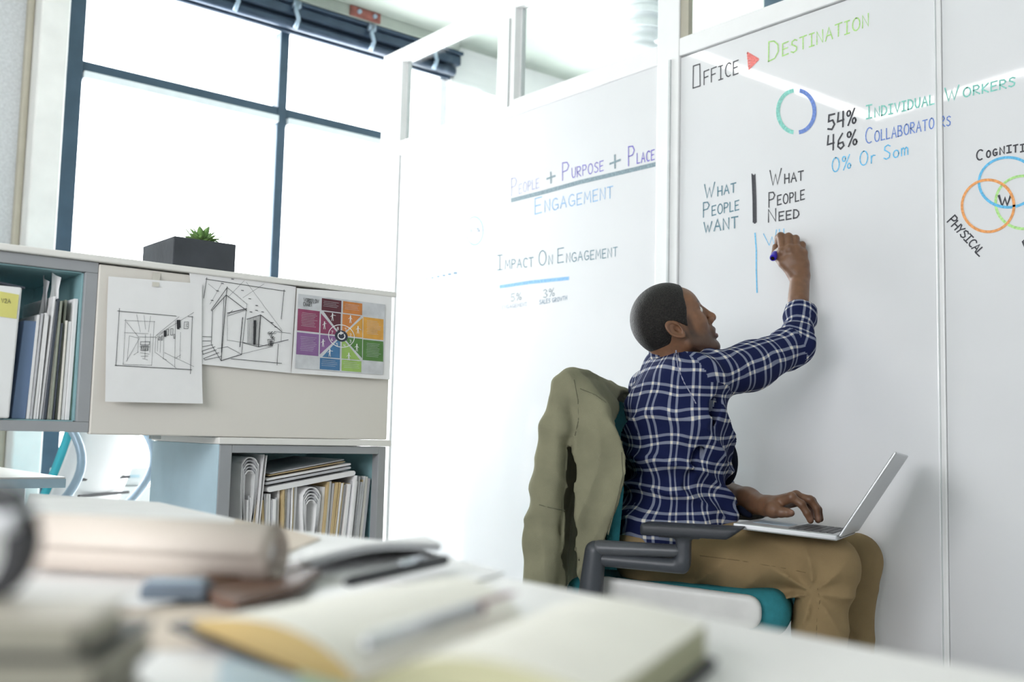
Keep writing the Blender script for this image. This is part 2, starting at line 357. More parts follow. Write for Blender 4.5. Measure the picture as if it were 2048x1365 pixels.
def text_lines(s, p0, p1, hb, hs=None, slope_up=(0, -1)):
    """letters along the pixel baseline p0->p1; first letters of words are hb tall, the rest hs"""
    hs = hs or hb; out = []; adv = []; x = 0
    words_start = True
    for ch in s:
        if ch == ' ': x += .45*hs; words_start = True; adv.append(None); continue
        big = words_start or ch in '0123456789%'; h = hb if big else hs; words_start = False
        g = G[ch]; w = max(p[0] for st in g for p in st); adv.append((x, h, ch)); x += (w+.24)*h*.9
    tot = x-.2*hs; p0 = np.array(p0, float); p1 = np.array(p1, float); d = (p1-p0)/tot; up = np.array(slope_up, float)
    for a in adv:
        if not a: continue
        x0, h, ch = a; jr = random.uniform(-.03, .03)
        for st in G[ch]: out.append([p0+d*(x0+q[0]*h*.9)+up*h*(q[1]+jr) for q in st])
    return out
class Writer:
    """writes pixel polylines on a plane through proj(u,v)"""
    def __init__(s, proj, n, pxm): s.proj, s.n, s.pxm = proj, n, pxm
    def put(s, mb, lines, w_px, k):
        for l in lines:
            if len(l) < 2: continue
            s.c = getattr(s, 'c', 0)+1; o_ = np.array(s.n)*(s.c % 12)*4e-5
            mb.ribbon([s.proj(*q)+o_ for q in l], w_px*s.pxm(l[0][0]), s.n, k)
def board_proj(u, v): return PX(u, v, BX-.0275)
def board_pxm(u): return np.linalg.norm(board_proj(u, 600)-board_proj(u, 601))
BW = Writer(board_proj, (-1, 0, 0), board_pxm)
def write(parent, lines, w, k, label):
    mb = MB(); BW.put(mb, lines, w, k); return tag(mb.build('writing', parent, fix=False), label, kind='stuff')

# ================================================================== THE SETTING
CZ = 3.09
struct(boxo('floor', (-2.6, -3.2, -.08), (7.2, 5.0, 0), 'floor', bevel=0))
struct(MB().box((-2.6, -3.2, CZ), (7.2, 4.9, CZ+.15), 'concrete').build('ceiling'))
struct(boxo('wall_behind', (-2.6, -3.2, 0), (7.2, -3.0, CZ), 'wallboard', bevel=0))
struct(boxo('wall_far', (7.0, -3.0, 0), (7.2, WY, CZ), 'wallboard', bevel=0))
mb = MB()
for lo, hi in (((-2.6, -3.0, 0), (-2.4, -1.1, CZ)), ((-2.6, 1.5, 0), (-2.4, WY, CZ)), ((-2.6, -1.1, 0), (-2.4, 1.5, 1.25)), ((-2.6, -1.1, 2.55), (-2.4, 1.5, CZ))): mb.box(lo, hi, 'wallboard')
struct(mb.build('wall_side'))
w2 = tag(bpy.data.objects.new('fill_window', None), kind='structure'); COL.objects.link(w2)  # unseen window, added on the camera side to give frontal fill light
for y in (-1.1, .17, 1.44): boxo('mullion', (-2.53, y, 1.25), (-2.47, y+.06, 2.55), 'darkframe', w2)
# window wall: wall left of the opening, wall under and above it
plx0, plx1 = PY(52, 485, WY-.16)[0], PY(112, 490, WY-.16)[0]
wl = struct(boxo('wall_left', (-2.4, WY-.02, 0), (plx0-.0005, WY+.25, CZ), 'wallboard', bevel=0))
mbp = MB().box((plx0, WY-.16, 0), (plx1, WY+.2, CZ), 'pilaster'); struct(mbp.build('trim_1', bevel=.012, seg=4))
struct(boxo('shade_strip', (plx0-.03, WY-.06, 0), (plx0-.0005, WY-.021, CZ), 'beige_frame', bevel=.01))  # beige strip standing in for the darker shading beside the pilaster
struct(boxo('wall_back', (plx1, WY+.0, 0), (7.0, WY+.25, .02), 'wallboard', bevel=0))
struct(MB().box((1.0, WY-.02, 3.0), (3.37, WY+.25, CZ), 'concrete').build('wall_top'))
lt = struct(MB().box((3.37, WY-.06, 2.86), (7.0, WY+.25, CZ), 'white').build('trim_3'))
# window with frame, mullions, transom and panes
win = tag(bpy.data.objects.new('window_1', None), kind='structure'); COL.objects.link(win)
boxo('window_frame', (plx1+.0005, WY-.03, .1), (1.362, WY+.05, 3.0), 'darkframe', win, .004)
for x in (2.325, 3.33, 4.33, 5.33, 6.33): boxo('mullion', (x, WY-.02, .1), (x+.05, WY+.05, 2.9), 'darkframe', win, .004)
xs = [1.362, 2.325, 3.33, 4.33, 5.33, 6.33]
for i in range(5):
    a, b = xs[i]+(.05 if i else 0), xs[i+1]
    boxo('transom', (a, WY-.018, 2.452), (b, WY+.045, 2.50), 'darkframe', win, .004)
    boxo('transom_ledge', (a+.002, WY-.045, 2.412), (b-.002, WY+.02, 2.449), 'ledge_white', win, .006)
    boxo('window_pane', (a, WY+.02, .12), (b, WY+.024, 2.452), 'glass', win, 0)
    boxo('window_pane', (a, WY+.02, 2.5), (b, WY+.024, 2.9), 'glass', win, 0)
wc = MB()
# roller blind cassette above the window with brackets
bl = empty('roller_blind', (2.3, WY-.08, 2.92), 'dark blue metal roller blind cassette above the window', 'blind')
mb = MB(); mb.box((1.3, WY-.12, 2.955), (3.40, WY-.02, 3.012), 'blind'); mb.box((1.3, WY-.06, 2.885), (3.40, WY-.035, 2.955), 'blind'); mb.build('cassette', bl, bevel=.01)
MB().tube([(1.32, WY-.1, 2.915), (3.36, WY-.1, 2.915)], .026, 'blind', 16).build('roller_tube', bl, smooth=True)
MB().box((1.3, WY-.14, 3.012), (3.40, WY-.02, 3.03), 'blind').build('top_rail', bl, bevel=.003)
for x in (1.75, 2.02, 2.345, 2.79, 3.2):
    mb = MB(); mb.tube([(x, WY-.145, 3.01), (x-.012, WY-.155, 2.97), (x+.008, WY-.15, 2.93), (x, WY-.13, 2.885)], .012, 'lightsteel', 8)
    mb.box((x-.02, WY-.15, 2.99), (x+.02, WY-.12, 3.025), 'lightsteel'); mb.build('bracket', bl, smooth=True)
# steel plate bolted to the concrete beam
pa, pb = PY(701, 33, WY-.16), PY(760, 84, WY-.16)
pl = empty('steel_plate', (pa[0], WY-.03, 3.03), 'rust red steel plate with two bolts on the concrete edge above the blind', 'plate')
MB().box((pa[0], WY-.16, 3.035), (pb[0], WY-.145, 3.088), 'rust').build('plate', pl, bevel=.003)
struct(MB().box((1.0, WY-.145, 3.032), (3.37, WY-.02, CZ), 'concrete').build('trim_4', bevel=.004))
for x in (pa[0]+.05, pb[0]-.04): MB().tube([(x, WY-.16, 3.062), (x, WY-.172, 3.062)], .012, 'lightsteel', 10).build('bolt', pl)
# ceiling joint strips
a, b = PZ(740, 36, CZ-.004), PZ(1100, 168, CZ-.004); dd = (b-a)/np.linalg.norm(b-a); q = np.cross(dd, Z)
struct(MB().obox(a-dd*.6-q*.012, dd*5, q*.024, Z*-.006, 'beige_frame').build('trim_5'))

# ---- partition: frame, glass, whiteboards
PT = bpy.data.objects.new('wall_right', None); COL.objects.link(PT); struct(PT)
def py(u, v=400): return PX(u, v, BX-.035)[1]
posts = [(py(795), py(757)), (py(1022), py(987)), (py(1355), py(1311)), (-.62, -.54)]
def post(y0, y1, z1): 
    mb = MB(); mb.box((BX-.035, y0, 0), (BX+.010, y1, z1), 'white'); 
    mb.build('post', PT, bevel=.003)
post(*posts[0], 2.60); 
mb = MB(); mb.box((BX-.035, posts[1][0], 2.14), (BX+.010, posts[1][1], 2.60), 'white'); mb.box((BX-.04, posts[1][0]+.03, 2.14), (BX-.035, posts[1][0]+.036, 2.5), 'gasket'); mb.build('post', PT, bevel=.003)
post(*posts[2], 2.60); post(*posts[3], 2.60)
yr = py(1340)
MB().box((BX-.041, yr, 0), (BX-.035, yr+.008, 2.10), 'gasket').build('cover_strip', PT)
for a, b in ((posts[1][0], posts[0][0]), (posts[2][1], posts[1][0])):
    pass
def rail(y0, y1, z0, z1): MB().box((BX-.034, y0, z0), (BX+.010, y1, z1), 'white').build('rail', PT, bevel=.003)
rail(posts[2][1], posts[0][0], 2.10, 2.165)
rail(posts[3][1], posts[2][0], 2.105, 2.165)
rail(posts[2][1], posts[0][0], 2.535, 2.60); rail(posts[3][1], posts[2][0], 2.535, 2.60)
for (a, b) in ((posts[1][1], posts[0][0]), (posts[2][1], posts[1][0]), (posts[3][1], posts[2][0])):
    boxo('glass_pane', (BX-.004, a, 2.165), (BX+.004, b, 2.535), 'glass', PT, 0)
    mb = MB()
    for yy in (a, b-.010): mb.box((BX-.007, yy, 2.165), (BX+.007, yy+.010, 2.535), 'white' if yy == a else 'white')
    mb.box((BX-.009, b-.014, 2.165), (BX+.009, b-.010, 2.535), 'gasket')
    mb.build('glazing_bead', PT)
boxo('glass_bead_dark', (BX-.03, posts[2][0]-.035, 2.165), (BX-.01, posts[2][0]-.001, 2.535), 'beige_frame', PT, 0).name = 'glazing_bead'
# boards
yseam = (py(1884), py(1870))
def board(y0, y1, label):
    e = empty('whiteboard', (BX, (y0+y1)/2, 0), label, 'whiteboard')
    MB().box((BX-.027, y0, .04), (BX+.02, y1, 2.10), 'board').build('panel', e, bevel=.002); return e
wb1 = board(posts[2][1]+.001, posts[0][0]-.001, 'wide glossy whiteboard at left with a thick grey underline, nearest the window')
wb2 = board(yseam[1]+.001, posts[2][0]-.001, 'middle glossy whiteboard that the man writes on, headed in black and green')
wb3 = board(posts[3][1]+.001, yseam[0]-.001, 'right glossy whiteboard with three overlapping coloured circles')
mb = MB(); mb.box((BX-.031, yseam[0], .04), (BX+.02, yseam[1], 2.10), 'white'); mb.build('seam_trim', PT, bevel=.003)
MB().box((BX-.034, yseam[0]+.012, .04), (BX-.031, yseam[0]+.015, 2.10), 'gasket').build('seam_groove', PT)
MB().box((BX-.045, -.6, 0), (BX+.04, posts[0][0], .04), 'white').build('base_rail', PT)

T = text_lines
O_, E_ = (lambda cx, cy, rx, ry, a0, a1, n=30: [(cx+rx*math.cos(R_(a0+(a1-a0)*i/n)), cy-ry*math.sin(R_(a0+(a1-a0)*i/n))) for i in range(n+1)]), None
# middle board
write(wb2, T('OFFICE'.replace('O', '['), (1386, 176), (1477, 147), 44, 27), 2.6, 'i_black', 'black handwritten word OFFICE')
mb = MB(); tri = [(1495, 106), (1517, 119), (1498, 138)]
for i in range(7):
    f = i/6; a = np.array(tri[0])*(1-f)+np.array(tri[2])*f; BW.put(mb, [[tuple(a), tuple(a*.06+np.array(tri[1])*.94)]], 4.2, 'i_red')
BW.put(mb, [tri+[tri[0]]], 2.5, 'i_red'); tag(mb.build('writing', wb2, fix=False), 'red arrowhead triangle', kind='stuff')
write(wb2, T('DESTINATION', (1537, 122), (1737, 52), 39, 25), 2.6, 'i_green', 'green handwritten word DESTINATION')
for j, (k, a0, a1, lb) in enumerate((('i_teal', 97, 262, 'teal left half of a ring'), ('i_blue', 80, -82, 'blue right half of a ring'))):
    mb = MB()
    for dr in (-2.6, 0, 2.6): BW.put(mb, [O_(1591+(3 if j else 0), 223, 35+dr, 42+dr, a0, a1)], 3.0, k)
    tag(mb.build('writing', wb2, fix=False), lb)
write(wb2, T('54%', (1656, 262), (1712, 246), 30), 3.8, 'i_black', 'black handwritten 54%')
write(wb2, T('46%', (1655, 303), (1714, 290), 30), 3.6, 'i_black', 'black handwritten 46%')
write(wb2, T('0% Or Som', (1664, 345), (1816, 309), 28, 27), 2.4, 'i_sky', 'sky blue handwritten 0% Or Som')
write(wb2, T('INDIVIDUAL', (1733, 238), (1868, 208), 26, 19), 3.0, 'i_teal', 'teal handwritten word INDIVIDUAL')
write(wb2, T('COLLABORATO', (1731, 288), (1868, 257), 31, 21), 2.4, 'i_blue', 'blue handwritten word COLLABORATORS')
write(wb3, T('WORKERS', (1890, 203), (2030, 172), 27, 18), 3.0, 'i_teal', 'teal handwritten word WORKERS')
write(wb3, T('RS', (1881, 255), (1901, 251), 21, 19), 2.4, 'i_blue', 'blue letters RS ending a word')
for s, p, q, hb, hs, w in (('WHAT', (1409, 398), (1472, 384), 28, 18, 2.6), ('PEOPLE', (1407, 435), (1478, 420), 29, 19, 2.4), ('WANT', (1408, 465), (1476, 456), 20, 22, 2.8),
                           ('WHAT', (1540, 372), (1607, 360), 30, 18, 2.8), ('PEOPLE', (1538, 414), (1609, 399), 29, 19, 2.6), ('NEED', (1537, 444), (1598, 436), 25, 17, 2.8)):
    write(wb2, T(s, p, q, hb, hs), w, 'i_dteal' if p[0] < 1500 else 'i_black', 'dark handwritten word '+s)
mb = MB()
for dx in (-3, -1, 1, 3): BW.put(mb, [[(1507+dx, 350+random.uniform(-2, 2)), (1509+dx, 400), (1509.5+dx, 445+random.uniform(-2, 2))]], 2.6, 'i_black')
tag(mb.build('writing', wb2, fix=False), 'thick dark vertical bar between two lists')
write(wb2, [[(1510, 467), (1512.5, 500), (1512.5, 540), (1514, 585)]], 3.0, 'i_sky', 'blue vertical line')
write(wb2, [[(1527, 468), (1538.5, 491), (1544, 474), (1548, 488), (1553, 460)], [(1558.5, 459), (1560, 474)], [(1567.5, 458), (1568, 482)], [(1559, 471), (1568, 470)]], 1.8, 'i_sky', 'thin blue letters being written')
# right board
def circ(cx, cy, rx, ry, k, lb, w=5.5, a0=0, a1=360):
    mb = MB(); BW.put(mb, [O_(cx, cy, rx, ry, a0, a1, 48)], w, k); BW.put(mb, [O_(cx+.8, cy-.8, rx+.8, ry-.4, a0+40, a1-60, 48)], w*.6, k); tag(mb.build('writing', wb3, fix=False), lb)
circ(2016, 365, 58, 50, 'i_sky', 'blue circle'); circ(1976, 412, 52, 52, 'i_orange', 'orange circle'); circ(2047, 405, 56, 53, 'i_lime', 'green circle')
write(wb3, T('W', (1998, 413), (2023, 409), 21), 5.0, 'i_black', 'bold black letter W')
pts = [(1953, 322, 20, 'C'), (1973, 316, 13, 'O'), (1986, 312, 13, 'G'), (2000, 309, 14, 'N'), (2014, 306, 14, 'I'), (2027, 305, 14, 'T'), (2041, 304, 14, 'I'), (2053, 306, 14, 'V'), (2067, 309, 14, 'E')]
ls = []
for u, v, h, c in pts: ls += T(c, (u, v), (u+h*.62, v-h*.13), h)
write(wb3, ls, 3.0, 'i_black', 'black handwritten word COGNITIVE')
ls = []
for i, c in enumerate('PHYSICAL'):
    u, v = 1895+i*8.1, 444+i*8.9; hh = 17 if i else 21
    ls += T(c.lower() if c in 'hy' else c, (u, v), (u+7, v+7.2), hh, slope_up=(.72, -.66))
write(wb3, ls, 2.8, 'i_black', 'black handwritten word PHYSICAL')
write(wb3, [[(2058, 472), (2045, 484), (2052, 500)], [(2047, 486), (2058, 480)]], 2.8, 'i_black', 'edge of a black handwritten word')
# left board
write(wb1, T('PEOPLE', (1023, 392), (1078, 376), 34, 19), 1.8, 'i_lav', 'faint lavender handwritten word PEOPLE')
write(wb1, [[(1094, 358), (1110, 352)], [(1101.5, 345), (1102, 366)]], 3.8, 'i_greyteal', 'grey plus sign between two words, left one')
write(wb1, T('PURPOSE', (1125, 361), (1207, 341), 35, 20), 1.9, 'i_purple', 'purple handwritten word PURPOSE')
write(wb1, [[(1220, 328), (1240, 320)], [(1229.5, 311), (1230, 336)]], 4.2, 'i_greyteal', 'grey plus sign between two words, right one')
write(wb1, T('PLACE', (1257, 331), (1309, 319), 38, 20), 2.2, 'i_purple', 'purple handwritten word PLACE')
mb = MB()
for dy in (-2.6, 0, 2.6): BW.put(mb, [[(1023, 401+dy), (1090, 384+dy), (1160, 364.5+dy), (1230, 348+dy), (1310, 329+dy)]], 3.2, 'i_greyteal')
tag(mb.build('writing', wb1, fix=False), 'thick grey underline')
write(wb1, T('ENGAGEMENT', (1070, 428), (1226, 395), 32, 23), 1.9, 'i_palesky', 'pale blue handwritten word ENGAGEMENT')
write(wb1, T('IMPACT ON ENGAGEMENT', (995, 541), (1235, 513), 29, 18), 1.8, 'i_dteal', 'dark teal handwritten words IMPACT ON ENGAGEMENT')
mb = MB()
for dy in (-2, 0, 2): BW.put(mb, [[(1000, 574+dy), (1060, 565+dy), (1137, 557+dy)]], 2.8, 'i_palesky')
tag(mb.build('writing', wb1, fix=False), 'pale blue horizontal bar')
write(wb1, T('5%', (1022, 604), (1043, 600), 15), 1.3, 'i_greyteal', 'small handwritten 5%')
write(wb1, T('3%', (1087, 596), (1109, 592), 16), 1.4, 'i_greyteal', 'small handwritten 3%')
write(wb1, T('ENGAGEMENT', (1004, 619), (1054, 612), 7), 1.0, 'i_faint', 'tiny faint handwritten word')
write(wb1, T('SALES GROWTH', (1079, 609), (1134, 600), 8), 1.1, 'i_mid', 'tiny handwritten words SALES GROWTH')
mb = MB(); BW.put(mb, [O_(949, 462, 17, 28, 0, 360)], 2.2, 'i_palesky'); BW.put(mb, T('87%', (940, 467), (960, 464), 9), 1.1, 'i_mid'); tag(mb.build('writing', wb1, fix=False), 'small blue ring around 87%')
write(wb1, T('PLACE', (870, 380), (908, 372), 24, 13), 1.2, 'i_faint', 'faint handwritten word PLACE')
write(wb1, [[(804, 414), (838, 405)], [(848, 404), (875, 397)]], 1.2, 'i_faint', 'faint underline')
write(wb1, T('STATE OF GLOBAL', (800, 484), (902, 469), 11, 9), 1.1, 'i_faint', 'faint handwritten line, upper')
write(wb1, T('STATE OF WORK', (800, 511), (902, 497), 11, 9), 1.1, 'i_faint', 'faint handwritten line, lower')
mb = MB()
for i in range(10):
    u, v = 808+i*11.4, 568-i*2.4; r_ = .7+.22*i; BW.put(mb, [[(u-r_, v), (u+r_, v)]], 2*r_, 'i_mid')
tag(mb.build('writing', wb1, fix=False), 'row of growing blue dots', kind='stuff')
write(wb1, [[(845, 590), (880, 587), (905, 576), (929, 569)], [(929, 569), (928, 590), (918, 612)], [(913, 641), (917, 646)], [(925, 631), (927, 638)]], 1.1, 'i_faint', 'faint sketched curve')

# ceiling strip lamps (their reflection crosses the boards)
def lamp(a, b, label):
    a, b = np.array(a), np.array(b); e = empty('ceiling_light', (a+b)/2, label, 'ceiling light')
    d = (b-a)/np.linalg.norm(b-a); q = np.cross(d, Z)
    MB().obox(a-q*.05+Z*.012, b-a, q*.1, Z*.05, 'white').build('housing', e, bevel=.004)
    MB().obox(a-q*.032, b-a, q*.064, Z*.012, 'tube').build('diffuser', e)
    for f in (.2, .8): MB().tube([a+(b-a)*f+Z*.06, a+(b-a)*f+Z*(CZ-a[2])], .004, 'gasket', 6).build('hanger', e)
lamp((1.0, 3.74, 3.0), (-1.02, 3.70, 3.0), 'long white strip lamp running along the window wall under the ceiling')
lamp((-1.08, 3.70, 3.0), (-.86, 2.2, 3.0), 'white strip lamp running away from the window wall under the ceiling')

# hanging ribbed white duct in the room beyond the partition
c = W(1283, 20, 4.9); du = empty('air_duct', (c[0], c[1], 2.4), 'white ribbed round duct hanging beyond the partition glass', 'duct')
pts = []; rs = []
zb = W(1280, 112, 4.9)[2]
n = 40
for i in range(n+1):
    z = zb+(CZ+.0-zb)*i/n; pts.append((c[0], c[1], z)); rs.append((.075 if i < 2 else .092)+.008*math.sin(i*1.6))
MB().tube(pts, rs, 'duct', 24).build('duct_body', du, smooth=True)
for z in (zb+.10, zb+.17, zb+.24): MB().tube([(c[0], c[1], z), (c[0], c[1], z+.03)], .112, 'duct', 24).build('flange', du, bevel=.004)
c = W(1440, 5, 4.4)
d2 = empty('air_duct', (c[0], c[1], c[2]), 'pale curved duct seen through the rightmost glass pane', 'duct')
MB().tube([c+RH*-.17+Z*-.10, c+RH*-.16+Z*-.0, c+RH*-.13+Z*.07, c+RH*-.04+Z*.1], .035, 'duct', 16).build('duct_body', d2, smooth=True)
MB().box((c[0]+.3, c[1]-.5, 2.6), (c[0]+1.6, c[1]+.0, 2.9), 'darkframe').build('duct_box', d2)

# ================================================================== CABINETS
ct, cb = 1.222, .843            # top and bottom of the long upper cabinet
xl, xd, xr = -.10, .70, 1.460   # left end, divider, right end
uc = empty('storage_cabinet', (.7, CY+.19, cb), 'long wall-height cabinet with open grey-teal bay at left and cream door under the planter', 'cabinet')
CD = .40
MB().box((xl, CY-.012, ct-.012), (xr+.008, CY+CD, ct+.002), 'toplam').build('top_panel', uc, bevel=.003)
mb = MB(); mb.box((xl, CY+.001, cb), (xd+.012, CY+CD, cb+.022), 'greymetal'); mb.box((xl, CY+.001, ct-.036), (xd+.012, CY+CD, ct-.0125), 'greymetal')
mb.box((xd-.0145, CY+.001, cb+.022), (xd+.012, CY+CD, ct-.036), 'greymetal'); mb.box((-.10, CY+.001, cb+.022), (-.075, CY+CD, ct-.036), 'greymetal'); mb.build('frame', uc, bevel=.0015)
mb = MB(); mb.box((-.075, CY+CD-.02, cb+.022), (xd-.0145, CY+CD-.012, ct-.036), 'tealmetal')
mb.box((xd-.019, CY+.012, cb+.024), (xd-.015, CY+CD-.02, ct-.038), 'tealmetal'); mb.box((-.075, CY+.012, cb+.0222), (xd-.019, CY+CD-.02, cb+.0245), 'tealmetal')
mb.box((-.075, CY+.012, ct-.039), (xd-.019, CY+CD-.02, ct-.0365), 'tealmetal'); mb.build('lining', uc)
MB().box((xd+.0125, CY-.001, cb-.004), (xr, CY+.018, ct-.0155), 'cream').build('door', uc, bevel=.003)
MB().box((xd+.0125, CY+.02, cb+.004), (xr-.002, CY+CD, ct-.014), 'greymetal').build('carcass', uc)
MB().box((.86, CY+.03, cb-.012), (.88, CY+.05, cb+.004), 'gasket').build('bumper', uc)
# lower open cabinet, built around the papers it holds
lx0, lx1 = 1.008, 1.459
lc = empty('storage_cabinet', ((lx0+lx1)/2, CY+.2, 0), 'lower open cabinet with pale blue side panel packed with drawings and papers', 'cabinet')
LT = .838
MB().box((lx0-.006, CY-.006, LT-.016), (lx1+.012, CY+.42, LT), 'toplam').build('top_panel', lc, bevel=.002)
MB().box((lx0-.002, CY+.004, .02), (lx0+.012, CY+.42, LT-.0165), 'bluemetal').build('side_panel', lc, bevel=.001)
mb = MB(); mb.box((lx0, CY, .02), (lx0+.030, CY+.03, LT-.017), 'greymetal'); mb.box((lx0+.03, CY, LT-.036), (lx1-.022, CY+.03, LT-.017), 'greymetal')
mb.box((lx1-.022, CY, .02), (lx1, CY+.03, LT-.017), 'greymetal'); mb.box((lx0+.03, CY, .02), (lx1-.022, CY+.03, .06), 'greymetal'); mb.build('front_frame', lc, bevel=.0015)
mb = MB(); mb.box((lx0+.013, CY+.40, .02), (lx1-.008, CY+.41, LT-.018), 'tealmetal'); mb.box((lx1-.012, CY+.031, .06), (lx1-.006, CY+.40, LT-.036), 'tealmetal')
mb.box((lx0+.0125, CY+.031, .06), (lx0+.016, CY+.40, LT-.036), 'tealmetal'); mb.box((lx0+.0165, CY+.031, LT-.022), (lx1-.013, CY+.40, LT-.018), 'tealmetal'); mb.build('lining', lc)
SHZ = .46
MB().box((lx0+.0165, CY+.01, SHZ-.02), (lx1-.013, CY+.40, SHZ), 'greymetal').build('shelf', lc)
MB().box((lx1-.05, CY-.001, LT-.2), (lx1-.03, CY+.0, LT-.195), 'gasket')
# distant support pedestal of the upper cabinet at left (outside the frame)
boxo('support_leg', (xl+.02, CY+.05, 0), (xl+.08, CY+.11, cb-.001), 'greymetal', uc)

# helper: pixel quad on the plane y=const
def front(u, v, y=CY-.012): return PY(u, v, y)
# ---- sheaves of paper and folded drawings in the lower cabinet
sid = 0
def sheaf(x, w, h, lean, bow, y0, depth, z0, k, name, label, cat, group, layers=2, top_curl=0):
    """upright curved sheaf: cross-section curve in x/z extruded along y"""
    mb = MB(); n = 7; pts = []
    for i in range(n+1):
        t = i/n; pts.append((x+lean*t+bow*math.sin(math.pi*t)+top_curl*t**4, z0+h*t))
    vs = []; fs = []
    for (px, pz) in pts: vs += [(px, y0, pz), (px+w, y0+random.uniform(-.0006, .0006), pz), (px+w, y0+depth, pz), (px, y0+depth, pz)]
    for i in range(n):
        for j in range(4): fs.append((4*i+j, 4*i+(j+1) % 4, 4*i+4+(j+1) % 4, 4*i+4+j))
    fs += [(3, 2, 1, 0), tuple(4*n+j for j in range(4))]
    mb.add(vs, fs, k); o = mb.build(name, None, smooth=False)
    return tag(o, label, cat, group)
x = lx0+.033; i = 0
kinds = ['paper', 'paper_grey', 'paper', 'paper_grey', 'paper', 'paper_tan', 'paper', 'paper_cream', 'paper_grey', 'paper', 'paper_tan', 'paper_grey', 'paper']
while x < lx1-.045:
    u = (x-lx0)/(lx1-lx0)
    w = random.choice([.003, .004, .0055, .007])
    if .085 < u < .20 or .50 < u < .62: x += .004; continue
    h = (.285 if u < .1 else .235 if u < .4 else .25+.02*u if u < .5 else .262+.055*(u-.6)); h += random.uniform(-.008, .008)
    h = min(h, .325)
    k = kinds[i % len(kinds)]
    if .63 < u < .8 and i % 3 == 0: k = 'paper_tan'
    if u > .9: k = ['paper_red', 'paper_grey', 'paper'][i % 3]
    lean = (-.004 if u < .25 else -.018*(.5-u)/.25 if u < .5 else .030*(u-.5)/.3)
    lean = max(-.02, min(.024, lean)) ; 
    if x+lean+w > lx1-.014 or x+w > lx1-.016: break
    sec = 'left of the tall folded loop' if u < .15 else 'right of the tall folded loop' if u < .36 else 'just left of the rounded loop' if u < .56 else 'right of the rounded loop' if u < .78 else 'near the right wall of the lower cabinet'
    kn = {'paper': 'white paper sheaf', 'paper_grey': 'grey paper sheaf', 'paper_tan': 'tan manila folder', 'paper_cream': 'cream paper sheaf', 'paper_red': 'dark red folder'}[k]
    lab = kn+' standing upright among papers, '+sec
    sheaf(x, w, h, lean, random.uniform(-.002, .002), CY+.034+random.uniform(0, .012), .3, SHZ+.0005, k, 'folder' if k in ('paper_tan', 'paper_red') else 'paper_sheaf', lab, 'folder' if k in ('paper_tan', 'paper_red') else 'papers', kn.replace('sheaf', 'sheave')+'s '+sec)
    x += w+.0008; i += 1
def loop_sheet(x0, x1, z0, zt, wmax, y0, depth, name, label):
    """folded sheets: nested teardrop loops seen end-on"""
    root = empty(name, ((x0+x1)/2, y0, z0), label, 'papers')
    for q in range(5):
        f = 1-q*.11; c = (x0+x1)/2; w = wmax*f; th = .0022; pts = []
        for t in np.linspace(0, 1, 13): pts.append((c-.003-w/2*math.sin(min(1, t*1.05)*math.pi/2)**2.2-q*.0, z0+(zt-z0-w/2-q*.008)*t))
        top = pts[-1]; cc = (c-.003+0, top[1])
        for a in np.linspace(170, 10, 9): pts.append((c+w/2*math.cos(R_(a)), top[1]+w/2*.9*math.sin(R_(a))))
        for t in np.linspace(1, 0, 13): pts.append((c+.003+w/2*math.sin(min(1, t*1.05)*math.pi/2)**2.2-.004*(1-t), z0+(zt-z0-w/2-q*.008)*t))
        vs = []; fs = []
        for i_, p in enumerate(pts):
            a = pts[max(i_-1, 0)]; b = pts[min(i_+1, len(pts)-1)]; d = np.array([b[0]-a[0], b[1]-a[1]]); d /= np.linalg.norm(d)+1e-9; nn = np.array([-d[1], d[0]])*th/2
            vs += [(p[0]+nn[0], y0, p[1]+nn[1]), (p[0]-nn[0], y0, p[1]-nn[1]), (p[0]-nn[0], y0+depth, p[1]-nn[1]), (p[0]+nn[0], y0+depth, p[1]+nn[1])]
        for i_ in range(len(pts)-1):
            for j in range(4): fs.append((4*i_+j, 4*i_+(j+1) % 4, 4*i_+4+(j+1) % 4, 4*i_+4+j))
        fs += [(0, 1, 2, 3), tuple(4*(len(pts)-1)+j for j in (3, 2, 1, 0))]
        MB().add(vs, fs, 'paper' if q % 2 == 0 else 'paper_grey').build('sheet', root, smooth=True)
pa = PY(505, 925, CY+.03); pb = PY(625, 985, CY+.03)
loop_sheet(pa[0]-.02, pa[0]+.012, SHZ+.001, PY(500, 914, CY+.03)[2], .036, CY+.032, .3, 'folded_drawing', 'folded white drawing with a tall loop at the left of the lower cabinet')
loop_sheet(pb[0]-.022, pb[0]+.022, SHZ+.001, PY(628, 974, CY+.03)[2], .042, CY+.033, .3, 'folded_drawing', 'folded white drawing with a rounded loop in the middle of the lower cabinet')
# slanted thick sheets leaning right beside the first loop
for j, (ub, ut, vt) in enumerate(((515, 527, 910), (517, 531, 912))):
    a = PY(ub-2, 1010, CY+.028); b = PY(ut, vt, CY+.028)
    sheaf(a[0]+.003*j, .0022, b[2]-SHZ, b[0]-a[0], -.004, CY+.026+.002*j, .3, SHZ+.0006, 'paper', 'paper_sheaf', ['white sheaf rising tallest beside the folded loop', 'white sheaf leaning right behind the folded loop'][j], 'papers', None)
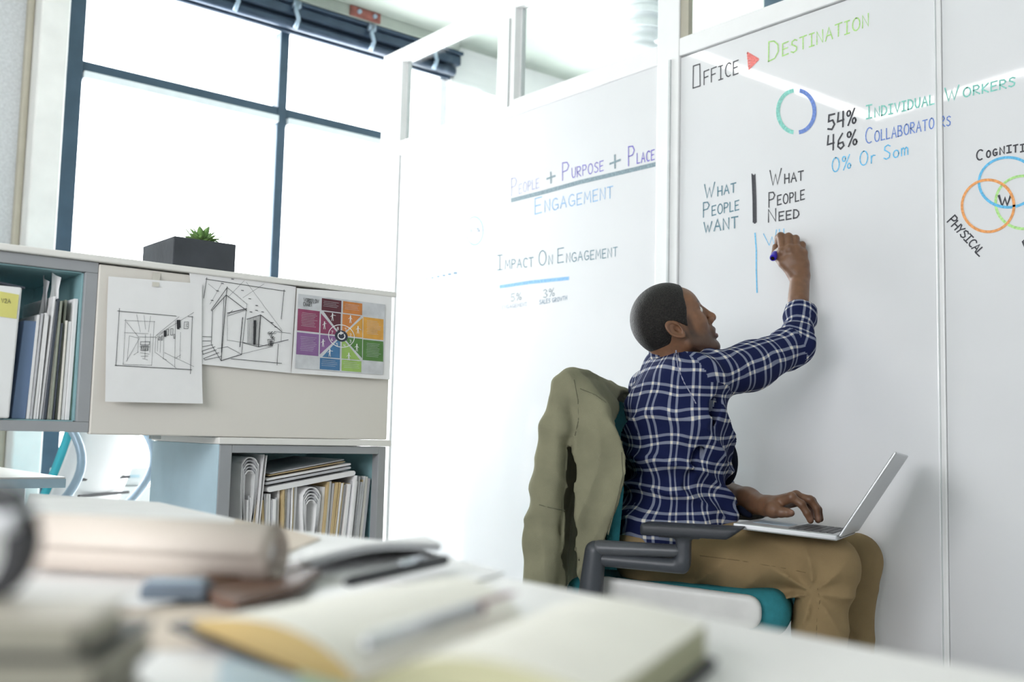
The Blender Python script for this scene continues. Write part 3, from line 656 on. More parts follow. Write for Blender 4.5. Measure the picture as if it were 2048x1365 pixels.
# stack of drawings lying aslant on top of the sheaves
def slant(u0, v0, u1, v1, th, yoff, k, label, nm='drawing_roll', cat='drawings', rnd=True):
    a, b = PY(u0, v0, CY+.03+yoff), PY(u1, v1, CY+.03+yoff); d = b-a; L = np.linalg.norm(d); d /= L; q = np.array([-d[2], 0, d[0]])
    vs = []; fs = []; n = 10; prof = []
    m_ = 6
    for i_ in range(m_+1): an = R_(90+180*i_/m_); prof.append((th/2*math.cos(an)*(1 if rnd else .2), th/2*math.sin(an)))
    for i_ in range(m_+1): an = R_(-90+180*i_/m_); prof.append((L+th/2*math.cos(an)*(1 if rnd else .2), th/2*math.sin(an)))
    N_ = len(prof); 
    for yy in (0, .27):
        for (s_, t_) in prof: p = a+d*s_+q*t_; vs.append((p[0], a[1]+yy, p[2]))
    fs = [tuple(range(N_)), tuple(range(N_, 2*N_))[::-1]]+[(j, (j+1) % N_, N_+(j+1) % N_, N_+j) for j in range(N_)]
    return tag(MB().add(vs, fs, k).build(nm, None, bevel=.0005), label, cat)
slant(540, 980, 707, 947, .0125, 0, 'paper', 'rolled drawing lying aslant across the tops of the sheaves')
slant(533, 968, 700, 936, .006, .004, 'paper_grey', 'grey edged drawing set just above the aslant roll', 'drawing_set')
slant(535, 960, 700, 929, .0055, .006, 'paper', 'white drawing set second from the top of the slanted pile', 'drawing_set')
slant(538, 952, 690, 924, .002, .01, 'paper_tan', 'thin tan folder edge in the slanted pile', 'folder', 'folder', False)
slant(540, 948, 688, 920, .003, .014, 'paper_grey', 'loose grey sheets topmost on the slanted pile', 'drawing_set', 'drawings', False)
a = PY(712, 952, CY+.03)
sheaf(PY(690, 1060, CY+.03)[0]+.002, .0055, a[2]-SHZ, a[0]-PY(690, 1060, CY+.03)[0]-.006, 0, CY+.026, .3, SHZ+.0004, 'paper', 'drawing_set', 'folded drawing bent down at the right end of the slanted pile', 'drawings', None)

# ---- left open bay: binder, folders, books
def book(u0, u1, vt, k, name, label, cat, lean=0, yo=.02, dep=.24, group=None, pages=None):
    a = PY(u0, 850, CY+yo); b = PY(u1, 850, CY+yo); zt = PY((u0+u1)/2, vt, CY+yo)[2]
    z0 = cb+.0250
    x0, x1 = a[0], b[0]; l = lean
    mb = MB(); y0, y1 = CY+yo, CY+yo+dep
    mb.hexa([(x0, y0, z0), (x1, y0, z0), (x1, y1, z0), (x0, y1, z0), (x0+l, y0, zt), (x1+l, y0, zt), (x1+l, y1, zt), (x0+l, y1, zt)], k)
    return tag(mb.build(name, None, bevel=min(.0012, (x1-x0)*.3)), label, cat, group)
# white binder with a yellow note
a = PY(-40, 850, CY-.004); b = PY(18, 850, CY-.004); t = PY(45, 575, CY-.004)
bi = empty('ring_binder', ((a[0]+b[0])/2, CY+.1, cb+.025), 'white ring binder with a yellow sticky note at the far left of the open bay', 'binder')
x0, x1, zt = a[0], b[0], t[2]; l = t[0]-b[0]
MB().hexa([(x0, CY-.004, cb+.0255), (x1, CY-.004, cb+.0255), (x1, CY+.26, cb+.0255), (x0, CY+.26, cb+.0255), (x0+l, CY-.004, zt), (x1+l, CY-.004, zt), (x1+l, CY+.26, zt), (x0+l, CY+.26, zt)], 'white').build('spine', bi, bevel=.004)
q = [PY(-6, 582, CY-.0065), PY(38, 590, CY-.0065), PY(33, 638, CY-.0065), PY(-10, 632, CY-.0065)]
st = MB().hexa([q[3]+(0, .002, 0), q[2]+(0, .002, 0), q[2]+(0, .0012, 0), q[3]+(0, .0012, 0), q[0]+(0, .002, 0), q[1]+(0, .002, 0), q[1], q[0]], 'yellow_note').build('sticky_note', bi)
st['label'] = 'yellow sticky note lettered V2A'
wr = Writer(lambda u, v: PY(u, v, CY-.0082), (0, -1, 0), lambda u: .0012)
mb = MB(); wr.put(mb, T('V2A', (3, 605), (21, 607), 8), .8, 'black'); mb.build('lettering', bi, fix=False)
tag(MB().obox(PY(-20, 563, CY+.03), PY(50, 578, CY+.03)-PY(-20, 563, CY+.03), (0, .2, .0), (0, .0, .004), 'dark_folder').build('clipboard', None), 'dark flat file lying across the top of the white binder', 'file')
book(22, 50, 640, 'blue_folder', 'folder', 'blue folder leaning beside the white binder', 'folder', lean=.012)
specs = [(52, 58, 628, 'paper', .008), (59, 64, 625, 'paper_grey', .009), (65, 71, 624, 'paper', .010), (72, 76, 630, 'paper', .008), (77, 82, 590, 'paper', .014), (83, 86, 600, 'paper_grey', .013), (87, 92, 595, 'dark_folder', .012),
         (93, 97, 620, 'paper_cream', .008), (98, 103, 600, 'green_cover', .007), (104, 108, 645, 'dark_folder', .006), (109, 114, 598, 'green_cover', .005), (115, 120, 640, 'paper_cream', .003), (121, 128, 642, 'paper', .003), (129, 138, 596, 'paper', .0035), (139, 146, 580, 'paper_green', .003)]
names = {'paper': ('paper_sheaf', 'papers'), 'paper_grey': ('paper_sheaf', 'papers'), 'paper_cream': ('booklet', 'booklet'), 'dark_folder': ('folder', 'folder'), 'green_cover': ('magazine', 'magazine'), 'paper_green': ('book', 'book')}
desc = ['white sheaf directly right of the blue folder', 'thin grey sheaf second right of the blue folder', 'white sheaf third right of the blue folder', 'thin white sheaf in front of the tallest papers', 'tall white leaning sheaf with a bent top', 'tall narrow grey sheaf behind the bent white one',
        'narrow charcoal folder in the middle of the open bay', 'cream booklet between charcoal folder and olive magazine', 'olive grey magazine, left of the two in the bay', 'short charcoal folder between the two olive magazines', 'olive grey magazine, right of the two in the bay', 'thin cream booklet left of the white sheaves at the bay end', 'short white sheaf near the right end of the bay', 'tall white book with plain spine near the bay end', 'pale green tall book last at the bay right end']
for sp_, ds in zip(specs, desc):
    nm, ct_ = names[sp_[3]]; book(sp_[0], sp_[1], sp_[2], sp_[3], nm, ds, ct_, lean=sp_[4], yo=.014+random.uniform(0, .012))
# crumpled tall papers rising above
for (u0, u1, vt, k, ln, ds, yo) in ((54, 70, 548, 'paper_grey', .012, 'crumpled grey paper rising behind the sheaves', .06), (72, 95, 540, 'paper', .010, 'crumpled pale paper bent at its top, tallest in the bay', .045)):
    a = PY(u0, 840, CY+yo); b = PY(u1, 840, CY+yo); zt = PY(u1, vt, CY+yo)[2]; mb = MB(); vs = []; n = 8
    for i in range(n+1):
        t_ = i/n; z = cb+.026+(zt-cb-.026)*t_
        for j in range(4):
            s_ = j/3; vs.append((a[0]+(b[0]-a[0])*s_+ln*t_+.004*math.sin(9*t_+j), CY+yo+.006*math.sin(5*t_+2*j), z-(.014*s_ if i == n else 0)))
    nn = len(vs); vs += [(p[0], p[1]+.003, p[2]) for p in vs]
    fs = []
    for i in range(n):
        for j in range(3):
            q_ = (i*4+j, i*4+j+1, i*4+j+5, i*4+j+4); fs.append(q_); fs.append(tuple(nn+x_ for x_ in q_[::-1]))
    mb.add(vs, fs, k); tag(mb.build('loose_paper', None, smooth=True), ds, 'papers')

# ---- planter with succulent
pa_ = PY(345, 538, CY+.08)
px0, px1 = PY(347, 500, CY+.035)[0], PY(471, 520, CY+.035)[0]; zt = PY(350, 472, CY+.035)[2]; py0, py1 = CY+.035, CY+.035+.20; zb = ct+.0025
pot = empty('planter', ((px0+px1)/2, (py0+py1)/2, zb), 'charcoal rectangular planter on top of the cabinet', 'planter')
mb = MB(); w = .008
vs = [(px0, py0, zb), (px1, py0, zb), (px1, py1, zb), (px0, py1, zb), (px0, py0, zt), (px1, py0, zt), (px1, py1, zt), (px0, py1, zt),
      (px0+w, py0+w, zt), (px1-w, py0+w, zt), (px1-w, py1-w, zt), (px0+w, py1-w, zt), (px0+w, py0+w, zt-.02), (px1-w, py0+w, zt-.02), (px1-w, py1-w, zt-.02), (px0+w, py1-w, zt-.02)]
fs = [(3, 2, 1, 0), (0, 1, 5, 4), (1, 2, 6, 5), (2, 3, 7, 6), (3, 0, 4, 7), (4, 5, 9, 8), (5, 6, 10, 9), (6, 7, 11, 10), (7, 4, 8, 11), (8, 9, 13, 12), (9, 10, 14, 13), (10, 11, 15, 14), (11, 8, 12, 15), (12, 13, 14, 15)]
mb.add(vs, fs, 'slate_pot').build('pot', pot, bevel=.002)
MB().box((px0+w, py0+w, zt-.019), (px1-w, py1-w, zt-.006), 'soil').build('soil', pot)
sc_ = PY(404, 470, CY+.075); sc_[2] = zt-.006
su = empty('succulent', sc_, 'small green rosette succulent growing in the charcoal planter', 'plant')
def leaf(base, d, L, wd, up, k='succulent'):
    base = np.array(base, float); d = np.array([math.cos(d), math.sin(d), 0]); s_ = np.cross(d, Z); vs = []; fs = []; n = 6
    for i in range(n+1):
        t_ = i/n; c = base+d*L*math.cos(up)*t_+Z*(L*math.sin(up)*t_+.008*math.sin(math.pi*t_)*(1 if up < .4 else .3)); ww = wd*math.sin(math.pi*min(1, .18+.82*t_))**.8*(1 if t_ < 1 else .05); th_ = ww*.35
        nn = np.cross(s_, d*math.cos(up)+Z*math.sin(up)); vs += [c-s_*ww, c+nn*th_*-.3, c+s_*ww, c-nn*th_]
    for i in range(n):
        for j in range(4): fs.append((4*i+j, 4*i+(j+1) % 4, 4*i+4+(j+1) % 4, 4*i+4+j))
    fs += [(3, 2, 1, 0), tuple(4*n+j for j in range(4))]
    return MB().add(vs, fs, k).build('leaf', su, smooth=True)
for i in range(9): leaf(sc_+Z*.002, i*.698+.2, .050, .0095, .25+.15*(i % 2))
for i in range(7): leaf(sc_+Z*.006, i*.9+.5, .046, .0095, .75+.12*(i % 3))
for i in range(4): leaf(sc_+Z*.008, i*1.57+.4, .036, .008, 1.2)
leaf(sc_+np.array([-.012, 0, 0]), 2.9, .060, .005, .9); leaf(sc_+np.array([.008, 0, 0]), .1, .066, .007, .10); leaf(sc_+np.array([.01, -.008, 0]), -.1, .062, .007, .62)

# ---- papers taped on the door
def sheet_obj(name, corners, label, cat, yo=.0045, lift=.012, k='paper', pw=2.2):
    """corners: tl,tr,br,bl pixels; returns (root, projector)"""
    y0 = CY-yo; C4 = [PY(u, v, y0) for u, v in corners]; zt = max(C4[0][2], C4[1][2]); H = zt-min(C4[2][2], C4[3][2])
    off = lambda z: -lift*max(0, (zt-z)/H)**pw
    e = empty(name, (C4[0]+C4[1])/2, label, cat); vs = []; fs = []; n, m_ = 10, 6
    for i in range(n+1):
        for j in range(m_+1):
            a_ = i/n; b_ = j/m_; p = (C4[0]*(1-b_)+C4[1]*b_)*(1-a_)+(C4[3]*(1-b_)+C4[2]*b_)*a_; vs.append((p[0], p[1]+off(p[2])+(.0012*math.sin(3*b_+i*.6)*a_ if pw > 1 else 0), p[2]))
    nn = len(vs); vs += [(p[0], p[1]+.0004, p[2]) for p in vs]; w_ = m_+1
    for i in range(n):
        for j in range(m_):
            q_ = (i*w_+j, i*w_+j+1, i*w_+j+w_+1, i*w_+j+w_); fs.append(q_); fs.append(tuple(nn+x_ for x_ in q_[::-1]))
    MB().add(vs, fs, k).build('sheet', e, smooth=True)
    def proj(u, v):
        p = PY(u, v, y0); p = PY(u, v, y0+off(p[2])-.0022); return p
    return e, proj
def sub(l, st=22):
    out = [np.array(l[0], float)]
    for a_, b_ in zip(l[:-1], l[1:]):
        a_ = np.array(a_, float); b_ = np.array(b_, float); n = max(1, int(np.linalg.norm(b_-a_)/st))
        for i in range(1, n+1): out.append(a_+(b_-a_)*i/n)
    return out
PXM = .00118
def drawer(e, proj, items, name='drawing', label=None):
    mb = MB(); w_ = Writer(proj, (0, -1, 0), lambda u: PXM)
    for l, w__, k in items: w_.put(mb, [sub(l)], w__, k)
    return tag(mb.build(name, e, fix=False), label, kind='stuff')
Zc = lambda pts: [(200+x_/3.413, 530+y_/3.413) for x_, y_ in pts]    # crop coordinates of a sheet to frame pixels
e1, p1 = sheet_obj('sketch_sheet', [(217, 553), (404, 568), (401, 808), (206, 804)], 'white taped sheet on cream door with ink sketch of a corridor, leftmost of three', 'drawing', lift=.014, yo=.009)
B = []
def Lq(w_, *pts, k='black'): B.append((Zc(pts), w_, k))
Lq(1.0, (120, 315), (520, 350)); Lq(1.0, (133, 298), (108, 690)); Lq(1.2, (103, 687), (625, 716)); Lq(1.0, (630, 352), (617, 745)); Lq(.9, (600, 352), (635, 356))
for l in ([(175, 372), (158, 680)], [(167, 380), (375, 388)], [(370, 385), (352, 690)], [(165, 463), (330, 470)], [(155, 680), (350, 686)], [(200, 485), (185, 655)], [(200, 485), (262, 500)], [(262, 492), (258, 600)], [(262, 492), (380, 494)],
          [(230, 615), (262, 595)], [(345, 470), (340, 600)], [(310, 475), (306, 640)], [(180, 390), (260, 490)], [(270, 500), (180, 660)], [(380, 494), (375, 600)], [(385, 480), (540, 355)], [(375, 490), (640, 325)], [(380, 500), (440, 455)], [(437, 455), (432, 645)],
          [(515, 380), (510, 700)], [(440, 600), (640, 695)], [(380, 600), (520, 705)], [(430, 640), (455, 650)], [(515, 640), (550, 615)], [(550, 460), (545, 640)], [(250, 340), (275, 460)], [(345, 350), (330, 460)], [(300, 345), (310, 440)], [(270, 560), (340, 560)],
          [(275, 600), (335, 610)], [(280, 625), (330, 622)], [(290, 640), (325, 650)], [(470, 450), (465, 480)], [(395, 500), (392, 590)], [(415, 490), (410, 600)]): Lq(.55, *l)
for (x_, y_, w_, h_) in ((455, 440, 14, 42), (484, 436, 14, 44), (575, 390, 28, 46), (278, 525, 60, 22), (280, 555, 50, 30), (400, 492, 8, 22), (420, 485, 8, 30), (505, 475, 8, 28)): Lq(.8, (x_, y_), (x_+w_, y_), (x_+w_-2, y_+h_), (x_-2, y_+h_), (x_, y_))
for j in range(6): Lq(1.4, (526+j*4, 378), (528+j*4, 378+random.choice([60, 95, 50])))
for j in range(4): Lq(1.2, (438+j*4, 450), (438+j*4, 490)); Lq(1.0, (283+j*12, 560), (288+j*12, 585))
Lq(.6, (588, 402), (602, 402), (588, 412), (600, 424), (586, 424))
drawer(e1, p1, B, label='black ink perspective sketch of a corridor')
MB().hexa([(PY(304, 573, CY-.0118)), PY(318, 574, CY-.0118), PY(318, 574, CY-.0121), PY(304, 573, CY-.0121), PY(306, 545, CY-.002), PY(321, 547, CY-.002), PY(321, 547, CY-.0023), PY(306, 545, CY-.0023)], 'tape').build('tape', e1)
B = []
e2, p2 = sheet_obj('sketch_sheet', [(378, 540), (592, 574), (580, 747), (398, 729)], 'white sheet with ink sketch of a glass box and potted plant, on cream door', 'drawing', yo=.0045, lift=.007)
Lq(1.1, (722, 97), (1265, 180)); Lq(1.1, (729, 88), (708, 228)); Lq(1.1, (1257, 170), (1237, 370)); Lq(1.1, (895, 642), (1240, 673)); Lq(1.1, (1217, 540), (1208, 685))
for w_, l in ((1.3, [(868, 150), (862, 205), (762, 315)]), (1.2, [(868, 155), (758, 310)]), (1.3, [(862, 207), (1000, 312)]), (.7, [(868, 155), (1002, 268), (998, 312)]), (1.4, [(862, 210), (826, 655)]), (1.0, [(846, 225), (828, 600)]), (1.0, [(768, 315), (760, 540)]),
              (1.0, [(998, 312), (966, 612)]), (1.4, [(826, 655), (966, 612)]), (.9, [(760, 545), (826, 655)]), (.8, [(966, 612), (870, 560), (800, 572)]), (1.6, [(974, 360), (955, 560)]), (1.5, [(870, 330), (1000, 300)]), (.8, [(870, 350), (990, 310)]), (.8, [(905, 310), (875, 340)]),
              (1.2, [(1002, 372), (1096, 342)]), (1.3, [(1096, 342), (1240, 455)]), (1.6, [(1096, 345), (1082, 558)]), (1.2, [(975, 532), (1082, 560), (1285, 512)]), (.7, [(1240, 455), (1236, 520)]), (.6, [(1190, 455), (1300, 468)]), (.5, [(1000, 120), (1245, 450)]), (.5, [(985, 108), (880, 215)]),
              (.5, [(1120, 130), (975, 225)]), (.5, [(830, 130), (750, 270)]), (.5, [(740, 130), (800, 180)]), (.5, [(870, 330), (868, 520)]), (.5, [(870, 515), (1180, 560)]), (.6, [(960, 610), (1170, 560)]), (.9, [(700, 490), (758, 492)]), (.9, [(700, 520), (755, 520)]), (.9, [(700, 560), (770, 545)]),
              (1.0, [(695, 590), (785, 560)]), (1.0, [(700, 612), (795, 580)]), (1.0, [(708, 640), (810, 600)]), (1.0, [(715, 650), (830, 625)]), (.8, [(697, 590), (705, 612)]), (.8, [(708, 640), (715, 650)])): Lq(w_, *l)
for j in range(9): Lq(.7, (1010+j*10, 372-j*3), (1006+j*9, 535+j*2))
for j in range(4): Lq(1.3, (1052+j*4, 380), (1048+j*4, 545))
for (x_, y_) in ((905, 98), (972, 175), (1022, 232), (1070, 278), (1110, 322), (835, 127), (802, 178), (765, 243), (1175, 395), (1200, 425), (1030, 322), (1068, 312)): Lq(1.4, (x_-7, y_-1), (x_+7, y_+1))
Lq(1.0, (1145, 510), (1152, 552), (1178, 552), (1190, 510), (1145, 510))
for j in range(12):
    cx, cy = 1168+random.uniform(-26, 26), 485+random.uniform(-22, 18); Lq(.7, *[(cx+9*math.cos(a_), cy+7*math.sin(a_)) for a_ in np.linspace(0, 5, 6)])
for j in range(4): Lq(1.3, (1158+j*6, 518), (1160+j*5, 550))
drawer(e2, p2, B, label='black ink perspective sketch of a glass box')
# workflow chart
e3, p3 = sheet_obj('workflow_poster', [(594, 577), (784, 590), (776, 760), (580, 747)], 'printed colour chart sheet titled workflow chart, rightmost of the three on the door', 'poster', yo=.009, lift=.008, pw=1)
cell_cols = dict(c_maroon=(.10, .018, .03), c_orange=(.62, .22, .05), c_magenta=(.28, .05, .12), c_amber=(.72, .36, .06), c_purple=(.25, .12, .30), c_green=(.09, .22, .05), c_blue=(.06, .18, .36), c_lime=(.32, .50, .12), c_gry=(.60, .61, .63), c_navy=(.03, .035, .055), c_white=(.85, .85, .85), c_title=(.02, .02, .02))
for k, c in cell_cols.items(): M[k] = mat(k.replace('c_', 'print_'), c, .4, var=.12, scale=40)
def poly(name, pts, k, up=0, label=None):
    """flat printed patch: crop-coordinate polygon on the poster sheet"""
    P_ = [p3(*q_)+np.array([0, -.0003*up, 0]) for q_ in Zc(pts)]; mb = MB(); n = len(P_)
    mb.add(P_+[q_+np.array([0, .0002, 0]) for q_ in P_], [tuple(range(n)), tuple(range(n, 2*n))[::-1]]+[(i, (i+1) % n, n+(i+1) % n, n+i) for i in range(n)], k); return tag(mb.build(name, e3), label)
poly('printed_field', [(1355, 198), (1948, 272), (1932, 752), (1332, 706)], 'c_gry')
def tf(x_, y_): # unit chart coords -> crop coords (bilinear)
    a = np.array([1355, 205.]); b = np.array([1935, 285.]); c = np.array([1932, 745.]); d = np.array([1335, 700.]); q_ = (a*(1-x_)+b*x_)*(1-y_)+(d*(1-x_)+c*x_)*y_; return tuple(q_)
def cell(x0, y0, x1, y1, k): poly('printed_cell', [tf(x0, y0), tf(x1, y0), tf(x1, y1), tf(x0, y1)], k, 1)
g = .006
cell(.275, 0, .505, .17, 'c_maroon'); cell(.525, 0, .75, .17, 'c_orange'); cell(0, .19, .255, .49, 'c_magenta'); cell(0, .515, .255, .82, 'c_purple')
cell(.765, .19, 1, .50, 'c_amber'); cell(.765, .52, 1, .82, 'c_green'); cell(.275, .84, .505, 1, 'c_blue'); cell(.525, .84, .75, 1, 'c_lime')
cx, cy = .512, .505
def tri_(pts, k): poly('printed_cell', [tf(*q_) for q_ in pts], k, 1)
x0, x1, y0, y1 = .27, .757, .185, .825
tri_([(x0+.03, y0), (cx-.01, y0), (cx-.01, cy-.02)], 'c_maroon'); tri_([(cx+.01, y0), (x1-.02, y0), (cx+.01, cy-.02)], 'c_orange'); tri_([(x0, y0+.03), (cx-.02, cy-.01), (x0, cy-.01)], 'c_magenta')
tri_([(x1, y0+.02), (x1, cy-.01), (cx+.02, cy-.01)], 'c_amber'); tri_([(x0, cy+.01), (cx-.02, cy+.01), (x0, y1-.03)], 'c_purple'); tri_([(x1, cy+.01), (x1, y1-.03), (cx+.02, cy+.01)], 'c_green')
tri_([(cx-.01, cy+.02), (cx-.01, y1), (x0+.03, y1)], 'c_blue'); tri_([(cx+.01, cy+.02), (x1-.02, y1), (cx+.01, y1)], 'c_lime')
disc = lambda r, n=28: [tf(cx+r*math.cos(2*math.pi*i/n), cy+r*1.08*math.sin(2*math.pi*i/n)) for i in range(n)]
poly('printed_disc', disc(.075), 'c_navy', 3)
w3 = Writer(lambda u, v: p3(u, v)+np.array([0, -.0012, 0]), (0, -1, 0), lambda u: PXM)
mb = MB()
w3.put(mb, [sub(Zc([tf(cx+.15*math.cos(a_), cy+.16*math.sin(a_)) for a_ in np.linspace(0, 2*math.pi, 33)]), 99)], 1.6, 'c_white')
w3.put(mb, [Zc([tf(cx+.04*math.cos(a_), cy+.045*math.sin(a_)) for a_ in np.linspace(-.6, 4.6, 18)])], 2.4, 'c_white'); w3.put(mb, [Zc([tf(cx-.01, cy-.06), tf(cx+.02, cy-.045), tf(cx-.01, cy-.025)])], 2.2, 'c_white')
mb.build('printed_ring', e3, fix=False)['kind'] = 'stuff'
# small white figures, one per segment, and numerals
fig = [(-.11, -.26), (.1, -.26), (-.2, -.13), (.19, -.12), (-.21, .12), (.18, .14), (-.13, .25), (.09, .28)]
mb = MB()
for i, (dx, dy) in enumerate(fig):
    fx, fy = cx+dx, cy+dy
    for l, w_ in (([(fx, fy-.045), (fx, fy-.035)], 2.4), ([(fx, fy-.03), (fx, fy+.01)], 2.8), ([(fx-.004, fy+.01), (fx-.008, fy+.055)], 1.3), ([(fx+.004, fy+.01), (fx+.010, fy+.055)], 1.3), ([(fx-.022, fy+.002), (fx, fy-.025), (fx+(.035 if i % 3 == 0 else .02), fy-.012+(.012 if i % 2 else -.01))], 1.0)):
        w3.put(mb, [Zc([tf(*q_) for q_ in l])], w_, 'c_white')
num = [('8', -.045, -.105), ('1', .04, -.105), ('7', -.11, -.04), ('2', .105, -.03), ('6', -.11, .06), ('3', .105, .06), ('5', -.05, .125), ('4', .035, .13)]
for s_, dx, dy in num:
    u, v = Zc([tf(cx+dx, cy+dy+.02)])[0]; w3.put(mb, T(s_, (u-1.5, v), (u+2, v+.3), 5.5), .9, 'c_white')
for (a_, b_, c_, d_) in ((.29, .04, .49, .13), (.54, .04, .73, .13), (.04, .24, .23, .44), (.04, .57, .23, .78), (.80, .24, .97, .45), (.80, .57, .97, .78), (.29, .87, .49, .97), (.54, .87, .73, .97)):
    n = int((d_-b_)/.022)
    for i in range(n):
        y_ = b_+i*(d_-b_)/n; w3.put(mb, [Zc([tf(a_+random.uniform(0, .01), y_), tf(c_-random.uniform(0, .05), y_)])], .5, 'c_gry')
mb.build('printed_figures', e3, fix=False)['kind'] = 'stuff'
mb = MB(); w3.put(mb, T('WORKFLOW', (607, 604), (637, 607.5), 7.5), .9, 'c_title'); w3.put(mb, T('CHART', (606, 612), (624, 614), 7.5), .9, 'c_title'); mb.build('printed_title', e3, fix=False)['kind'] = 'stuff'

# ================================================================== BACKGROUND: second desk, teal chairs, low white box
a = PZ(0, 933, TZ); b = PZ(119, 953, TZ)
xe, ye = b[0], b[1]
dk2 = empty('desk', (xe-.6, ye+.6, 0), 'white desk with pale cyan edge below the open cabinet bay', 'desk')
MB().box((xe-1.5, ye-.05, TZ-.004), (xe, ye+1.5, TZ), 'desk').build('desktop', dk2)
MB().box((xe-1.5, ye-.051, TZ-.026), (xe+.001, ye+1.501, TZ-.0042), 'bluemetal').build('edge_band', dk2)
for (x, y) in ((xe-1.4, ye), (xe-.1, ye), (xe-1.4, ye+1.4), (xe-.1, ye+1.4)): MB().box((x-.025, y-.025+.03, 0), (x+.025, y+.025+.03, TZ-.026), 'white').build('leg', dk2, bevel=.004)
def back_chair(c, ang, label):
    """task chair: teal curved back in a white shell, arms, five star base"""
    c = np.array(c, float); fx = np.array([math.cos(ang), math.sin(ang), 0]); fy = np.cross(Z, fx); Lc = lambda a_, b_, z: c+fx*a_+fy*b_+Z*z
    e = empty('office_chair', c, label, 'chair')
    def shell(nm, off, k, th, w0):
        vs = []; fs = []; n, m_ = 10, 8
        for i in range(n+1):
            t_ = i/n; z = .50+.52*t_; bend = -.20-.10*t_+.10*math.sin(math.pi*t_*.8)*-.5; hw = (w0-.05*t_**3)
            for j in range(m_+1):
                s_ = -1+2*j/m_; vs.append(Lc(bend+off+.06*s_*s_, hw*s_, z-.02*s_**4*t_))
        w_ = m_+1; fs = [(i*w_+j, i*w_+j+1, (i+1)*w_+j+1, (i+1)*w_+j) for i in range(n) for j in range(m_)]
        o = MB().add(vs, fs, k).build(nm, e, smooth=True); so = o.modifiers.new('Solid', 'SOLIDIFY'); so.thickness = th; so.offset = 0; return o
    shell('backrest', .02, 'teal_plastic', .03, .22); shell('back_shell', -.02, 'white', .014, .235)
    for s_ in (-.25, .25):
        MB().tube([Lc(-.18-.15*math.sin(math.pi*q_/16), s_, .50+.45*q_/16) for q_ in range(17)], .016, 'lightsteel', 10).build('back_arc', e, smooth=True)
        MB().box(tuple(Lc(0, s_, .66)-np.array([.1, .03, 0])), tuple(Lc(0, s_, .66)+np.array([.1, .03, .025])), 'white').build('armrest', e, bevel=.008)
        MB().tube([Lc(-.02, s_, .66), Lc(-.05, s_*.95, .46)], .015, 'white', 8).build('arm_post', e, smooth=True)
    MB().box((-.22, -.23, .44), (.24, .23, .50), 'teal_plastic')
    mb = MB(); mb.hexa([Lc(-.2, -.22, .43), Lc(.24, -.22, .43), Lc(.24, .22, .43), Lc(-.2, .22, .43), Lc(-.2, -.22, .49), Lc(.24, -.22, .49), Lc(.24, .22, .49), Lc(-.2, .22, .49)], 'teal_plastic'); mb.build('seat', e, bevel=.02, seg=3)
    for z in (.60, .66): MB().tube([Lc(-.28, -.16, z), Lc(-.27, .16, z)], .006, 'black', 6).build('lumbar_bar', e)
    MB().tube([Lc(0, 0, .1), Lc(0, 0, .43)], .028, 'white', 12).build('stem', e, smooth=True)
    for k_ in range(5):
        a_ = k_*2*math.pi/5; p = c+np.array([math.cos(a_)*.3, math.sin(a_)*.3, .07]); MB().tube([c+Z*.11, p], [.022, .014], 'white', 8).build('base_leg', e)
        MB().tube([p+np.array([-.012, 0, -.04]), p+np.array([.012, 0, -.04])], .03, 'chair_dark', 12).build('caster', e)
p = W(75, 1000, 3.95); back_chair((p[0], p[1], 0), R_(-39+180-10), 'blurred teal office chair with white arcs behind the desk under the cabinet')
# low white box (printer) on the floor beyond
a = W(205, 945, 4.75)
pr = empty('printer', (a[0], a[1], 0), 'white printer on a low white cabinet in the bright area under the long cabinet', 'printer')
mb = MB(); mb.obox(np.array([a[0]-.12, a[1]-.12, 0]), (.36, 0, 0), (0, .3, 0), (0, 0, a[2]-.06), 'white'); mb.build('base_cabinet', pr, bevel=.01)
MB().obox(np.array([a[0]-.10, a[1]-.10, a[2]-.059]), (.28, 0, 0), (0, .24, 0), (0, 0, .09), 'white').build('printer_body', pr, bevel=.015)
MB().obox(np.array([a[0]-.09, a[1]-.115, a[2]-.02]), (.22, 0, 0), (0, .02, 0), (0, 0, .012), 'bluemetal').build('paper_slot', pr)

# ================================================================== FOREGROUND DESK
XE = .612
dk = empty('desk', (0, .6, 0), 'white foreground desk carrying papers, books and a roll, out of focus', 'desk')
boxo('desktop', (-.9, -.5, TZ-.028), (XE, 1.76, TZ), 'desk', dk, .004, seg=3)
for x, y in ((-.8, -.4), (XE-.1, -.4), (-.8, 1.65), (XE-.1, 1.65)): boxo('leg', (x-.03, y-.03, 0), (x+.03, y+.03, TZ-.028), 'greymetal', dk, .004)
def CF(r, d, z): return RH*r+FH*d+Z*z        # point at rightward r, forward d, height z
def dpt(u, v, h=0): p = PZ(u, v, TZ+h); return p
def slab(name, pts, z, th, k, label, cat, parent=None, bevel=0, group=None):
    n = len(pts); P_ = [np.array([p[0], p[1], z+.0]) for p in pts]; mb = MB()
    mb.add(P_+[p+Z*th for p in P_], [tuple(range(n))[::-1], tuple(range(n, 2*n))]+[(i, (i+1) % n, n+(i+1) % n, n+i) for i in range(n)], k)
    o = mb.build(name, parent, bevel=bevel); return tag(o, label, cat, group) if parent is None else o
D = lambda *q_: [dpt(*p) for p in q_]
Z0 = TZ+.0005
slab('paper_sheet', D((60, 990), (318, 1008), (560, 1062), (780, 1088), (1010, 1150), (900, 1180), (620, 1155), (200, 1130), (40, 1060)), Z0, .002, 'paper', 'large white sheet spread at the far edge of the foreground desk', 'papers')
slab('drawing_sheet', D((470, 1045), (560, 1062), (640, 1085), (560, 1120), (450, 1100)), Z0+.0026, .0015, 'kraft', 'beige sheet corner behind the paper roll', 'papers')
